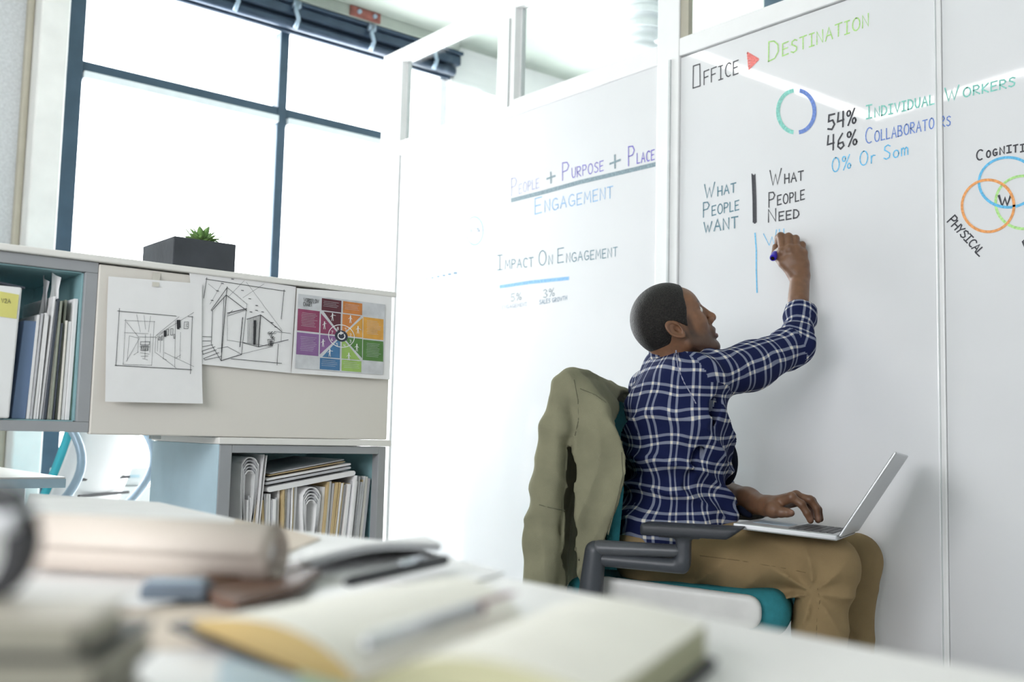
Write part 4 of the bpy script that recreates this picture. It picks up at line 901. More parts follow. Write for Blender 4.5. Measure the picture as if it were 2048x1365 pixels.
slab('paper_sheet', D((-60, 1140), (300, 1155), (430, 1200), (300, 1225), (-60, 1230)), Z0+.0026, .0015, 'paper', 'white sheet lying between the roll and the stacked books', 'papers')
slab('kraft_sheet', D((180, 1225), (520, 1215), (680, 1330), (620, 1400), (200, 1420), (40, 1300)), Z0, .0015, 'kraft', 'beige kraft sheet under the left side of the open notebook', 'papers')
slab('paper_sheet', D((250, 1322), (460, 1316), (490, 1420), (160, 1470)), Z0+.002, .002, 'paper', 'bluish white sheet at the bottom edge beside the books', 'papers')
slab('paper_sheet', D((440, 1345), (600, 1322), (660, 1420), (430, 1440)), Z0+.0045, .002, 'paper_blue', 'pale blue sheet at the bottom edge of the desk', 'papers')
slab('paper_sheet', D((590, 1322), (650, 1330), (740, 1420), (600, 1420)), Z0+.007, .0015, 'paper_green', 'greenish printed sheet beside the pale blue sheet', 'papers')
slab('paper_sheet', D((420, 1300), (520, 1285), (590, 1310), (450, 1335)), Z0+.0070, .001, 'paper_cream', 'small cream paper slip by the notebook corner', 'papers')
# rolled drawing
rr = .0255
a = CF((96-1024)/F_PX*.89, .89, 0); b = CF((565-1024)/F_PX*.84, .84, 0)
zr = TZ+.0045+rr; ax = (b-a); Lr = np.linalg.norm(ax); ax /= Lr; qn = np.cross(ax, Z)
root = empty('paper_roll', (a+b)/2+Z*(zr-rr), 'large beige rolled drawing lying across the desk, grey inside its end', 'paper roll')
vs = []; fs = []; turns = 2.6; n = 96
for i in range(n+1):
    t_ = i/n; an = turns*2*math.pi*t_; r_ = rr-.0038*t_*turns
    for s_, o_ in ((0, -.004*t_), (1, .006*t_)): p = a+ax*(Lr*s_+o_)+qn*math.cos(an)*r_+Z*(zr+math.sin(an)*r_); vs.append(p)
for i in range(n): fs.append((2*i, 2*i+1, 2*i+3, 2*i+2))
o = MB().add(vs, fs, 'roll_outer' if 'roll_outer' in M else 'kraft').build('rolled_sheet', root, smooth=True, fix=False); so = o.modifiers.new('Solid', 'SOLIDIFY'); so.thickness = .0006; so.offset = 0
M['roll_paper'] = mat('roll_paper', (.68, .60, .53), .6, var=.03); o.data.materials[0] = M['roll_paper']
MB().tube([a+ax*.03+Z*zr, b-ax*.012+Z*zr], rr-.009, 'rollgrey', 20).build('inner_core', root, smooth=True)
MB().tube([b-ax*.010+Z*zr+Z*.004, b-ax*.004+Z*zr+Z*.004], rr*.4, 'paper', 16).build('curled_edge', root, smooth=True)
# curved sheaf with tablet-like dark pen under its edge
lf = empty('leather_case', dpt(520, 1185), 'brown leather case under the roll and the open notebook', 'case')
slab('cover', D((400, 1190), (470, 1172), (640, 1168), (600, 1200), (470, 1240), (425, 1225)), Z0+.0046, .007, 'leather_brown', None, None, lf, .002)
slab('shadow_sheet', D((400, 1178), (560, 1160), (660, 1150), (560, 1180), (430, 1195)), Z0+.0118, .002, 'shoe', None, None, lf)  # dark brown sheet standing in for the shadow beside the case
sh = empty('report_sheaf', dpt(750, 1140), 'white report sheaf with a raised grey edge beside the roll', 'papers')
vs = []; fs = []; n = 12
A_, B_, C_, D_ = dpt(600, 1165, .0), dpt(880, 1118, 0), dpt(850, 1085, 0), dpt(600, 1110, 0)
for i in range(n+1):
    t_ = i/n; f_ = A_*(1-t_)+B_*t_; bk = D_*(1-t_)+C_*t_; h = .014+.007*math.sin(t_*math.pi*1.1)
    vs += [f_+Z*(h-.004+.003), f_+Z*(h+.004), bk+Z*(.0075), bk+Z*.0045]
for i in range(n):
    for j in range(4): fs.append((4*i+j, 4*i+(j+1) % 4, 4*i+4+(j+1) % 4, 4*i+4+j))
fs += [(3, 2, 1, 0), tuple(4*n+j for j in range(4))]
MB().add(vs, fs, 'paper').build('sheets', sh, smooth=False)
MB().add([v_-Z*.003 if i_ % 4 < 2 else v_-Z*.0015 for i_, v_ in enumerate(vs)], fs, 'paper_grey').build('back_cover', sh)
pn = empty('pen', dpt(800, 1150), 'black pen with a chrome clip at the edge of the report sheaf', 'pen')
pa_, pb_ = dpt(690, 1166, .013), dpt(893, 1120, .013)
MB().tube([pa_, pa_+(pb_-pa_)*.05, pa_+(pb_-pa_)*.97, pb_], [.002, .0045, .0048, .003], 'black', 14).build('barrel', pn, smooth=True)
MB().tube([pa_+(pb_-pa_)*.50+Z*.0054-FH*.001, pa_+(pb_-pa_)*.74+Z*.0054-FH*.001], .0026, 'chrome', 10).build('clip', pn, smooth=True)
# grey-blue metal block under the roll end
e = empty('metal_block', dpt(345, 1210), 'blurred blue-grey metal block on the desk under the roll', 'block')
p0_, p1_ = dpt(275, 1214), dpt(410, 1216); dpx = (p1_-p0_); q_ = np.cross(dpx/np.linalg.norm(dpx), Z)*-.03
MB().obox(p0_+Z*.0042, dpx, q_, Z*.012, 'steel_blue').build('body', e, bevel=.003)
MB().obox(p0_+Z*.0163+dpx*.08, dpx*.84, q_*.8, Z*.002, 'lightsteel').build('lid', e, bevel=.001)
# open notebook
G0, G1 = CF(-.069, .505, TZ+.012), CF(.012, .69, TZ+.012)
L0, L1 = CF(-.178, .605, TZ+.017), CF(-.062, .79, TZ+.017)
R0, R1 = CF(.040, .435, TZ+.017), CF(.116, .612, TZ+.017)
nb = empty('open_notebook', (G0+G1)/2*np.array([1, 1, 0])+Z*(TZ+.001), 'open notebook with cream arched pages and gold-brown page edges in the foreground', 'notebook')
def page_block(name, g0, g1, e0, e1, k_edge, hmax, eh=.010, bot=0, k_top='paper_cream'):
    n = 16; vs = []; fs = []
    for i in range(n+1):
        t_ = i/n; h = TZ+(.0115 if bot else .0065)+eh*t_+hmax*math.sin(math.pi*min(1, t_*1.02))**.75*(1-.45*t_)
        for gg, ee in ((g0, e0), (g1, e1)):
            p = gg*(1-t_)+ee*t_; vs += [np.array([p[0], p[1], h]), np.array([p[0], p[1], TZ+.0046+bot*t_])]
    for i in range(n):
        a_ = 4*i; b_ = a_+4; fs += [(a_, b_, b_+2, a_+2), (a_+1, a_+3, b_+3, b_+1)]
    top = MB().add(vs, fs, k_top); 
    mb = MB(); f2 = [(4*i, 4*i+1, 4*i+5, 4*i+4) for i in range(n)]+[(4*i+2, 4*i+6, 4*i+7, 4*i+3) for i in range(n)]+[(4*n, 4*n+1, 4*n+3, 4*n+2), (0, 2, 3, 1)]
    o = top.build(name, nb, smooth=True); ed = MB().add(vs, f2, k_edge).build('page_edges', nb, smooth=False); return o
page_block('left_pages', G0, G1, L0, L1, 'gold_edge', .017, .0085, .0115)
page_block('right_pages', G0, G1, R0, R1, 'olive_edge', .021, .017, .0)
for (g0, g1, e0, e1, kx, up_) in ((G0, G1, L0, L1, .13, .0115), (G0, G1, R0, R1, .05, 0)):
    e0x = e0+(e0-g0)*kx; e1x = e1+(e1-g1)*kx; P_ = [g0+(g0-g1)*.02, g1+(g1-g0)*.02, e1x+(e1-e0)*.02, e0x+(e0-e1)*.02]
    P_ = [np.array([p[0], p[1], TZ+.0016+(up_ if i_ > 1 else 0)]) for i_, p in enumerate(P_)]
    MB().hexa(P_+[p+Z*.0028 for p in P_], 'black').build('cover', nb)
# ribbon and pen in the gutter
rb = [G0*(1-t_)+G1*t_+Z*(.012+.006) for t_ in (.62, .7, .8, .9)]
MB().ribbon([p-Z*0 for p in rb], .009, (0, 0, 1), 'burgundy').build('ribbon', nb)
rp = empty('pen', G0*np.array([1, 1, 0])+Z*(TZ+.02), 'pale silver pen lying in the gutter of the open notebook', 'pen')
g_a, g_b = G0*.98+G1*.02, G0*.38+G1*.62
MB().tube([g_a+Z*.0150, g_a*.95+g_b*.05+Z*.0150, g_b+Z*.0150], [.003, .0055, .0055], 'alu', 14).build('barrel', rp, smooth=True)
MB().tube([g_b+Z*.0150, g_b*1.08-g_a*.08+Z*.0150], [.0055, .004], 'burgundy', 14).build('end_cap', rp, smooth=True)
# stacked books bottom left (spines to the camera)
zt_ = TZ+.001
hts = [.0165, .0150, .0150, .0150]
kk = ['green_cover', 'green_cover', 'green_cover', 'green_cover']
M['book_spine_a'] = mat('book_spine_a', (.25, .24, .19), .6); M['book_spine_b'] = mat('book_spine_b', (.40, .38, .31), .6); M['book_top'] = mat('book_top', (.50, .46, .39), .6); M['book_dark'] = mat('book_dark', (.035, .035, .03), .6)
labs = ['lowest olive grey book of the blurred stack at bottom left', 'second lowest olive grey book of the blurred stack at bottom left', 'second highest olive grey book of the blurred stack at bottom left', 'topmost book with pale cover on the blurred stack at bottom left']
for i, h in enumerate(hts):
    ru = -.150+[.0, -.006, .004, -.002][i]; d0 = .385+[.004, 0, .003, .0][i]
    rot = R_([4, 1, 6, 3][i]); ex = (RH*math.cos(rot)+FH*math.sin(rot)); ey = (FH*math.cos(rot)-RH*math.sin(rot))
    o0 = RH*(ru)+FH*(d0)+Z*zt_
    e = empty('book', o0-ex*.11+ey*.05, labs[i], 'book', 'stacked books at bottom left')
    MB().obox(o0-ex*.215+ey*.003+Z*.002, ex*.213, ey*(.045 if i == 3 else .075), Z*(h-.005), 'book_spine_b').build('page_block', e)
    mb = MB(); mb.obox(o0-ex*.22, ex*.22, ey*(.05 if i == 3 else .08), Z*.0024, 'book_dark'); mb.build('bottom_cover', e)
    MB().obox(o0-ex*.22+Z*(h-.0028), ex*.22, ey*(.05 if i == 3 else .08), Z*.0018, 'book_top' if i == 3 else 'book_dark').build('top_cover', e)
    MB().obox(o0-ex*.22+ey*-.0012+Z*.0019, ex*.216, ey*.0011, Z*(h-.0049), 'book_spine_a').build('spine', e)
    zt_ += h-.0006
er = CF(-.155, .395, 0); er = dpt(232, 1234, .045)
# wristwatch standing on the top book
c = CF((-12-1024)/F_PX*.425, .425, 0); c[2] = zt_+.0005
wt = empty('wristwatch', c, 'black leather strap watch with silver case, at the left edge', 'watch')
zc = zt_+.0215
def strap(a0, a1, w0, w1, nm, k='black', r_=.0207, th=.0018):
    vs = []; fs = []; n = 14
    for i in range(n+1):
        a_ = R_(a0+(a1-a0)*i/n); w_ = w0+(w1-w0)*i/n; ctr = c*np.array([1, 1, 0])+RH*math.cos(a_)*r_*.80+Z*(zc+math.sin(a_)*r_); nn = RH*math.cos(a_)+Z*math.sin(a_)
        vs += [ctr+FH*w_/2+nn*th, ctr+FH*w_/2-nn*th, ctr-FH*w_/2-nn*th, ctr-FH*w_/2+nn*th]
    for i in range(n):
        for j in range(4): fs.append((4*i+j, 4*i+(j+1) % 4, 4*i+4+(j+1) % 4, 4*i+4+j))
    fs += [(3, 2, 1, 0), tuple(4*n+j for j in range(4))]
    return MB().add(vs, fs, k).build(nm, wt, smooth=False, bevel=.0006)
strap(38, 170, .020, .016, 'strap', th=.0036); strap(14, -86, .018, .012, 'strap', th=.0042)
cc = c*np.array([1, 1, 0])+RH*.012+Z*(zc+.009)
MB().obox(cc-RH*.022-FH*.010-Z*.0045, RH*.028, FH*.020, Z*.009, 'alu').build('case', wt, bevel=.002)
MB().obox(cc+RH*.0062-FH*.008-Z*.0035, RH*.001, FH*.016, Z*.007, 'screen').build('dial', wt)

# ================================================================== THE MAN'S CHAIR
th = R_(20); av = RH*math.cos(th)-FH*math.sin(th); bv = RH*math.sin(th)+FH*math.cos(th)
SC = W(1373, 1160, 2.664); SC[2] = 0
def CH(a, b, z): return SC+av*a+bv*b+Z*z
CFR = (av, bv, Z)
def LQ(P): return loc(P, SC, CFR)
def bbox(pts, m_): p = np.array(pts); return p.min(0)-m_, p.max(0)+m_
def chbox(alo, ahi, m_=.02):
    return bbox([CH(a, b, z) for a in (alo[0], ahi[0]) for b in (alo[1], ahi[1]) for z in (alo[2], ahi[2])], m_)
ch = empty('office_chair', SC, 'teal and white swivel chair the man sits on, with dark armrests', 'chair')
PIN = PINV[ch.name]
def f_seat(P):
    q = LQ(P); d = rbox(q, (.0, 0, .478), (.262, .222, .036), .034)
    d = smin(d, rbox(q, (.222, 0, .455), (.05, .232, .045), .042), .03); return d
lo, hi = chbox((-.3, -.28, .39), (.3, .28, .54)); sdfmesh('seat', f_seat, lo, hi, .008, 'teal_fabric', ch)
for s_ in (-1, 1):
    def f_side(P, s_=s_):
        q = LQ(P); x = q[0]; top = .500-.012*np.clip((x+.1)/.3, 0, 1); bot = .438+.012*np.clip((-x)/.2, 0, 1)
        sh = q[2]+.055*np.clip(x+.05, -.1, .3); x2 = np.abs(x-.018)-(.198-.030); z2 = np.abs(sh-.484)-(.037-.030); d2 = np.sqrt(np.maximum(x2, 0)**2+np.maximum(z2, 0)**2)+np.minimum(np.maximum(x2, z2), 0)-.030; return smax(d2, np.abs(q[1]-s_*.243)-.018, .012)
    lo, hi = chbox((-.3, s_*.244-.03, .38), (.26, s_*.244+.03, .56), .01); sdfmesh('side_panel', f_side, lo, hi, .006, 'chair_white', ch)
MB().hexa([CH(-.2, -.2, .40), CH(.1, -.2, .40), CH(.1, .2, .40), CH(-.2, .2, .40), CH(-.22, -.22, .437), CH(.12, -.22, .437), CH(.12, .22, .437), CH(-.22, .22, .437)], 'chair_dark').build('seat_mechanism', ch, bevel=.01)
def prof(z, T_): return float(np.interp(z, *T_))
BK = ([.55, .75, .85, .95, 1.0, 1.03], [-.150, -.135, -.160, -.205, -.245, -.262])
vs = []; fs = []; n, m_ = 14, 12
for i in range(n+1):
    z = .54+.475*i/n
    for j in range(m_+1):
        s_ = -1+2*j/m_; hw = .215-.03*(i/n)**6; vs.append(CH(prof(z, BK)-.045+.05*s_*s_, hw*s_, z-.045*abs(s_)**4*(i/n)**2))
w_ = m_+1; fs = [(i*w_+j, i*w_+j+1, (i+1)*w_+j+1, (i+1)*w_+j) for i in range(n) for j in range(m_)]
o = MB().add(vs, fs, 'teal_fabric').build('backrest', ch, smooth=True); so = o.modifiers.new('Solid', 'SOLIDIFY'); so.thickness = .03; so.offset = 0
o = MB().add([v_-av*.026 for v_ in vs], fs, 'chair_white').build('back_shell', ch, smooth=True); so = o.modifiers.new('Solid', 'SOLIDIFY'); so.thickness = .012; so.offset = 0
MB().tube([CH(-.05, 0, .42), CH(-.2, 0, .43), CH(-.245, 0, .5), CH(-.225, 0, .62)], [.03, .03, .028, .022], 'chair_dark', 12).build('back_support', ch, smooth=True)
for s_ in (-1, 1):
    b0 = s_*.305
    def f_arm(P, b0=b0, s_=s_):
        q = LQ(P); d = cone(q, (-.175, b0, .44), (-.160, b0, .592), .031, .025); d = smin(d, cone(q, (-.175, b0, .44), (-.1, b0*.5, .41), .026, .026), .02)
        return d
    def f_beam(P, b0=b0):
        q = LQ(P); q2 = (q[0], (q[1]-b0)*.8+b0, q[2]); return cone(q2, (-.150, b0, .600), (.035, b0, .604), .019, .015)
    def f_low(P, b0=b0):
        q = LQ(P); d = cone(q, (-.14, b0, .574), (.045, b0, .570), .0165, .0175); d = smin(d, rbox(q, (.048, b0, .612), (.017, .018, .040), .012), .01)
        return smin(d, rbox(q, (.04, b0, .641), (.050, .022, .007), .006), .008)
    def f_pad(P, b0=b0):
        q = LQ(P); d = rbox(q, (.070, b0, .652), (.116, .042, .0135), .006); return smax(d, (q[0]-.172)*.6-(q[2]-.652)*.8+.002, .003)
    for nm, f, k, lo_, hi_ in (('arm_post', f_arm, 'chair_dark', (-.24, b0-.05 if s_ > 0 else b0-.05, .37), (-.05, b0+.05, .65)), ('arm_link', f_beam, 'chair_dark', (-.2, b0-.05, .57), (.08, b0+.05, .64)),
                           ('arm_bracket', f_low, 'chair_dark', (-.17, b0-.05, .55), (.11, b0+.05, .67)), ('armrest_pad', f_pad, 'pad', (-.07, b0-.06, .63), (.2, b0+.06, .68))):
        lo_ = list(lo_); hi_ = list(hi_)
        if nm == 'arm_post': lo_[1] = min(b0, b0*.5)-.05; hi_[1] = max(b0, b0*.5)+.05
        lo, hi = chbox(lo_, hi_, .01); sdfmesh(nm, f, lo, hi, .005, k, ch)
M['arm_grey'] = mat('arm_grey', (.075, .08, .09), .4)
for o in list(bpy.data.objects):
    if o.name.startswith('arm_link'): o.data.materials[0] = M['arm_grey']
MB().tube([CH(-.02, 0, .10), CH(-.02, 0, .41)], .028, 'chair_dark', 16).build('stem', ch, smooth=True)
for k_ in range(5):
    a_ = k_*2*math.pi/5+.2; dv = np.array([math.cos(a_), math.sin(a_), 0]); c0 = CH(-.02, 0, 0)
    MB().tube([c0+Z*.11+dv*.02, c0+dv*.31+Z*.075], [.026, .015], 'chair_white', 10).build('base_leg', ch, smooth=True)
    MB().tube([c0+dv*.31+np.cross(dv, Z)*.012+Z*.031, c0+dv*.31-np.cross(dv, Z)*.012+Z*.031], .030, 'chair_dark', 16).build('caster', ch)

# ---- jacket over the chair back
A0 = ([.44, .5, .6, .7, .8, .9, 1.0, 1.04], [-.338, -.334, -.322, -.308, -.292, -.278, -.262, -.256])
A1 = ([.44, .5, .61, .71, .78, .85, .915, .97, 1.02], [-.205, -.188, -.150, -.112, -.096, -.108, -.150, -.200, -.235])
def ridge(x): return 1-2*np.abs(np.sin(x*.5))**.7
def f_jacket(P):
    a, b, z = LQ(P); fz = np.interp(z, *A0).astype(np.float32); rz = np.interp(z, *A1).astype(np.float32); bz = np.interp(z, *BK).astype(np.float32)
    dn = np.clip((1.0-z)/.5, 0, 1)
    f1 = .012*ridge(b*34+z*3)*dn+.006*ridge(b*71-z*9)*dn
    d = np.abs(a-(fz+.012+f1))-.008; d = smax(d, np.abs(b+.01)-.262, .01); d = smax(d, z-1.012, .012); d = smax(d, .445-z+.01*np.sin(b*30), .006)
    # roll over the top of the back
    top = cone((a, b, z+.05*np.clip((b+.24)/.48, 0, 1)**1.5), (-.246, -.225, 1.012), (-.236, .225, 1.016), .022, .024)
    d = smin(d, top, .03)
    fl = np.abs(a-(bz+.028+.004*np.sin(b*50)))-.007; fl = smax(fl, np.abs(b)-.235, .01); fl = smax(fl, z-1.0, .01); fl = smax(fl, .935+.05*np.sin(b*9+.6)-z, .01); d = smin(d, fl, .02)
    # near panel hanging beside the back
    u_ = (a-fz)/(rz-fz+1e-4)
    fo = -.016*ridge(u_*8.5+z*4)*dn-.007*ridge(u_*19-z*16)*dn+.05*np.clip(u_-.62, 0, 1)*np.clip((z-.6)/.3, 0, 1)
    w_ = -.272-.012*dn+fo
    pn_ = np.abs(b-w_)-.0065; pn_ = smax(pn_, (a-rz)*.9, .008); pn_ = smax(pn_, (fz+.005-a), .01); pn_ = smax(pn_, z-1.0, .015); pn_ = smax(pn_, .448+.008*np.sin(a*40)-z, .006)
    # gusset between the panel and the back
    d = smin(d, pn_, .022)
    sl = chain((a, (b+.30)*1.35-.30, z), [(-.262, -.262, .985), (-.272, -.285, .88), (-.284, -.302, .74), (-.292, -.308, .60), (-.296, -.308, .455)], [.022, .036, .043, .046, .044], .02)
    sl = sl-.0035*np.sin(z*62+a*40)*np.exp(-((z-.70)/.05)**2)-.005*ridge(a*120+z*14)*dn-.004*ridge(z*42-a*30)*dn
    sl = smax(sl, .452-z, .006); sl = smax(sl, -(cone((a, b, z), (-.296, -.308, .40), (-.295, -.308, .475), .030, .028)), .004)
    d = smin(d, sl, .012)
    d = smax(d, -(cone((a, (b+.30)*.30-.3, z), (-.222, -.306, .42), (-.236, -.306, .85), .019, .011)), .014)   # deep crease
    sh_ = cone((a, b, z), (-.262, -.245, .985), (-.17, -.245, .93), .026, .022); d = smin(d, sh_, .03)
    d = d-.0030*ridge(z*70+a*50+b*30)*np.sin(a*60-z*21)*.8
    return d
lo, hi = chbox((-.43, -.37, .43), (-.05, .28, 1.06), .01)
jo, JP, JF = sdfmesh('jacket', f_jacket, lo, hi, .0052, 'jacket', None, smooth_it=2)
jk = jo; tag(jk, 'olive cotton jacket hung over the back of the man\'s teal chair', 'jacket')
seamline_done = 0
def seamline(pts, nm, parent, k, r=.0012):
    MB().tube([np.array(p) for p in pts], r, k, 6).build(nm, parent, smooth=True)

# ---- laptop on his lap
th2 = R_(20)
NL = W(1466, 1046, 2.38); lw_ = RH*math.sin(th2)+FH*math.cos(th2)
FL_ = W(1503, 1031, 2.69); HN = W(1675, 1071, 2.305)
ew = W(1711, 1059, 2.597)-HN; ed_ = HN-NL; nn_ = np.cross(ed_, ew); nn_ /= np.linalg.norm(nn_); 
if nn_[2] < 0: nn_ = -nn_
lp = empty('laptop', NL+ed_/2+ew/2, 'silver open laptop resting on the man\'s thighs', 'laptop')
tk = .0135
MB().obox(NL-nn_*tk, ed_, ew, nn_*tk, 'alu').build('base', lp, bevel=.0035, seg=3)
kb0 = NL+ed_*.52+ew*.08+nn_*.0002
for r_i in range(6):
    ncol = 14
    for c_i in range(ncol):
        if r_i == 0 and 4 <= c_i <= 8:
            if c_i > 4: continue
            kw = 5
        else: kw = 1
        p = kb0+ed_*(.072*r_i)+ew*(.84*c_i/ncol)
        MB().obox(p, ed_*.060, ew*(.84*kw/ncol-.008), nn_*.0011, 'key').build('key', lp)
tp = NL+ed_*.10+ew*.32+nn_*.0002
MB().obox(tp, ed_*.36, ew*.36, nn_*.0004, 'lightsteel').build('trackpad', lp)
LT_ = W(1787, 897, 2.24); lv = LT_-HN; lv = lv/np.linalg.norm(lv)*np.linalg.norm(ed_); 
lv -= ew/np.linalg.norm(ew)*lv.dot(ew)/np.linalg.norm(ew)
ln_ = np.cross(ew, lv); ln_ /= np.linalg.norm(ln_)
if ln_.dot(ed_) < 0: ln_ = -ln_
hb = HN+ed_*.005+nn_*-.002
MB().obox(hb, lv, ew, ln_*.0065, 'alu').build('lid', lp, bevel=.003, seg=3)
MB().obox(hb-ln_*.0006+lv*.03+ew*.02, lv*.94, ew*.96, ln_*.0005, 'screen').build('screen', lp)
MB().tube([HN+nn_*-.004+ew*.12, HN+nn_*-.004+ew*.88], .0045, 'key', 10).build('hinge', lp)

# ================================================================== THE MAN
man = empty('person', W(1310, 1150, 2.66)*np.array([1, 1, 0])+Z*.0, 'man in blue plaid shirt and khaki trousers seated, writing on the whiteboard', 'person')
RT, UP, FW = cr, cu, cf
HA_n, KN_n = W(1305, 1108, 2.60), W(1660, 1134, 2.43)
HA_f, KN_f = W(1365, 1100, 2.80), W(1712, 1124, 2.66)
AK_n = KN_n*np.array([1, 1, 0])-RH*.045+Z*.10; AK_f = KN_f*np.array([1, 1, 0])-RH*.02+Z*.10
PEL = W(1318, 1090, 2.70)
CH0 = W(1352, 838, 2.66); WST = W(1350, 985, 2.68)
tr = [HA_n, KN_n, AK_n, HA_f, KN_f, AK_f, PEL, WST]
def f_trs(P):
    d = chain(P, [HA_n, HA_n*.5+KN_n*.5, KN_n], [.080, .084, .073], .03); 
    ku = cone(P, KN_n-RH*.012, AK_n, .070, .058)
    d = smin(d, ku, .022)
    d2 = chain(P, [HA_f, HA_f*.5+KN_f*.5, KN_f], [.086, .080, .069], .03); d2 = smin(d2, cone(P, KN_f-RH*.01, AK_f, .064, .056), .022)
    d = smin(d, cone(P, PEL-Z*.005, WST-Z*.02, .095, .09), .05); d = smin(d, cone(P, HA_n+Z*.0-RH*.012, HA_f-RH*.012, .078, .078), .05); d = smin(d, d2, .014)
    # folds: fan from the knee hollow and creases at the hip
    q = loc(P, KN_n-RH*.055-Z*.055, (RH, FH, Z)); r_ = np.sqrt(q[0]**2+q[2]**2)+1e-4; an = np.arctan2(q[2], q[0])
    d = d-.016*ridge(an*7.0+.6)*np.exp(-((r_-.06)/.05)**2)*np.clip(1-np.abs(q[1])/.12, 0, 1)
    q = loc(P, HA_n+RH*.03, (RH, FH, Z)); s_ = q[0]*.75-q[2]*.9; d = d-.006*ridge(s_*62+q[0]*10)*np.exp(-((q[0]-.06)/.13)**2)
    q = loc(P, KN_n, (RH, FH, Z)); d = d-.004*ridge(q[0]*45+q[2]*28)*np.exp(-((q[2]+.26)/.20)**2)-.0022*ridge(q[2]*50+q[0]*22)
    return smax(d, (.115-P[2]), .01)
lo, hi = bbox(tr, .13); lo[2] = .09
sdfmesh('trousers', f_trs, lo, hi, .0058, 'khaki', man, smooth_it=1)
# outer seam of the near leg (thin stitched ridge following the cloth)
def on_surf(f, p, view=True):
    r_ = p-CAM; r_ /= np.linalg.norm(r_); t_ = np.linspace(-.25, .25, 260); pp = p[None]+r_[None]*t_[:, None]; v_ = f((pp[:, 0], pp[:, 1], pp[:, 2])); i_ = np.argmax(v_ < 0)
    return pp[i_]-r_*.0003
def seam_on(f, uvd, nm, parent, k, r=.0011, n=30):
    us = np.array(uvd, float); t_ = np.linspace(0, len(us)-1, n); pts = [on_surf(f, W(*[np.interp(x_, range(len(us)), us[:, j]) for j in range(3)])) for x_ in t_]
    MB().tube(pts, r, k, 6).build(nm, parent, smooth=True)
for L_ in ([(1148, 760, 2.5), (1156, 800, 2.5), (1157, 840, 2.5), (1150, 872, 2.5)], [(1160, 778, 2.5), (1190, 790, 2.5), (1212, 806, 2.5)], [(1078, 1010, 2.5), (1100, 1016, 2.5), (1130, 1022, 2.5)], [(1243, 905, 2.45), (1246, 950, 2.45), (1232, 1010, 2.45), (1216, 1070, 2.45)]):
    seam_on(f_jacket, L_, 'stitching', jk, 'seam', .0014)
seam_on(f_trs, [(1400, 1112, 2.5), (1480, 1122, 2.45), (1560, 1136, 2.42), (1612, 1146, 2.42)], 'seam', man, 'khaki_seam')
seam_on(f_trs, [(1632, 1165, 2.4), (1640, 1200, 2.4), (1634, 1240, 2.4), (1632, 1290, 2.4)], 'seam', man, 'khaki_seam')
for A_ in (AK_n, AK_f):
    def f_sh(P, A_=A_): 
        d = cone(P, A_-Z*.055-av*.02, A_-Z*.068+av*.16, .038, .030); d = smin(d, cone(P, A_-Z*.055, A_+Z*.02, .042, .046), .02); return smax(d, .003-P[2], .003)
    lo, hi = bbox([A_-av*.06, A_+av*.2], .08); lo[2] = -.01; sdfmesh('shoe', f_sh, lo, hi, .006, 'shoe', man)
# ---- shirt
psi = R_(24); tf_ = RH*math.cos(psi)+FH*math.sin(psi); tl = np.cross(Z, tf_); 
SH_r = W(1398, 758, 2.58); EL_r = W(1590, 692, 2.765); CU_r = W(1602, 622, 2.845); WR_r = PX(1600, 553, BX-.075)
SH_l = W(1298, 778, 2.90); EL_l = W(1400, 975, 2.93); WR_l = W(1532, 1014, 2.60)
NK = W(1350, 717, 2.67)
def torso_q(P, c): return loc(P, c, (tf_, tl, Z))
def f_shirt_core(P):
    d = ell(torso_q(P, CH0), (0, 0, 0), (.118, .168, .165))
    d = smin(d, ell(torso_q(P, W(1356, 930, 2.67)), (0, 0, 0), (.130, .152, .15)), .06)
    d = smin(d, ell(torso_q(P, W(1343, 1052, 2.68)), (0, 0, 0), (.140, .186, .165)), .05)
    d = smin(d, cone(P, W(1350, 772, 2.62), W(1328, 782, 2.84), .062, .058), .05)      # shoulder girdle
    d = smin(d, cone(P, W(1352, 752, 2.64), W(1324, 732, 2.71), .050, .046), .04)
    d = smin(d, cone(P, W(1320, 1066, 2.615), W(1372, 1066, 2.80), .108, .10), .03)     # tails around the hips
    d = smin(d, cone(P, W(1412, 1005, 2.62), W(1466, 1032, 2.56), .062, .024), .04)    # cloth over the lap
    return d
def f_sleeve_r(P):
    d = chain(P, [W(1368, 760, 2.59), SH_r, SH_r*.5+EL_r*.5-Z*.014, EL_r], [.066, .066, .060, .055], .03); d = smin(d, cone(P, EL_r, CU_r, .051, .041), .022); return d
def f_sleeve_l(P):
    d = chain(P, [SH_l, SH_l*.5+EL_l*.5, EL_l], [.058, .055, .053], .03); return smin(d, cone(P, EL_l, EL_l*.55+WR_l*.45, .052, .046), .02)
def ridge(x): return 1-2*np.abs(np.sin(x*.5))**.7
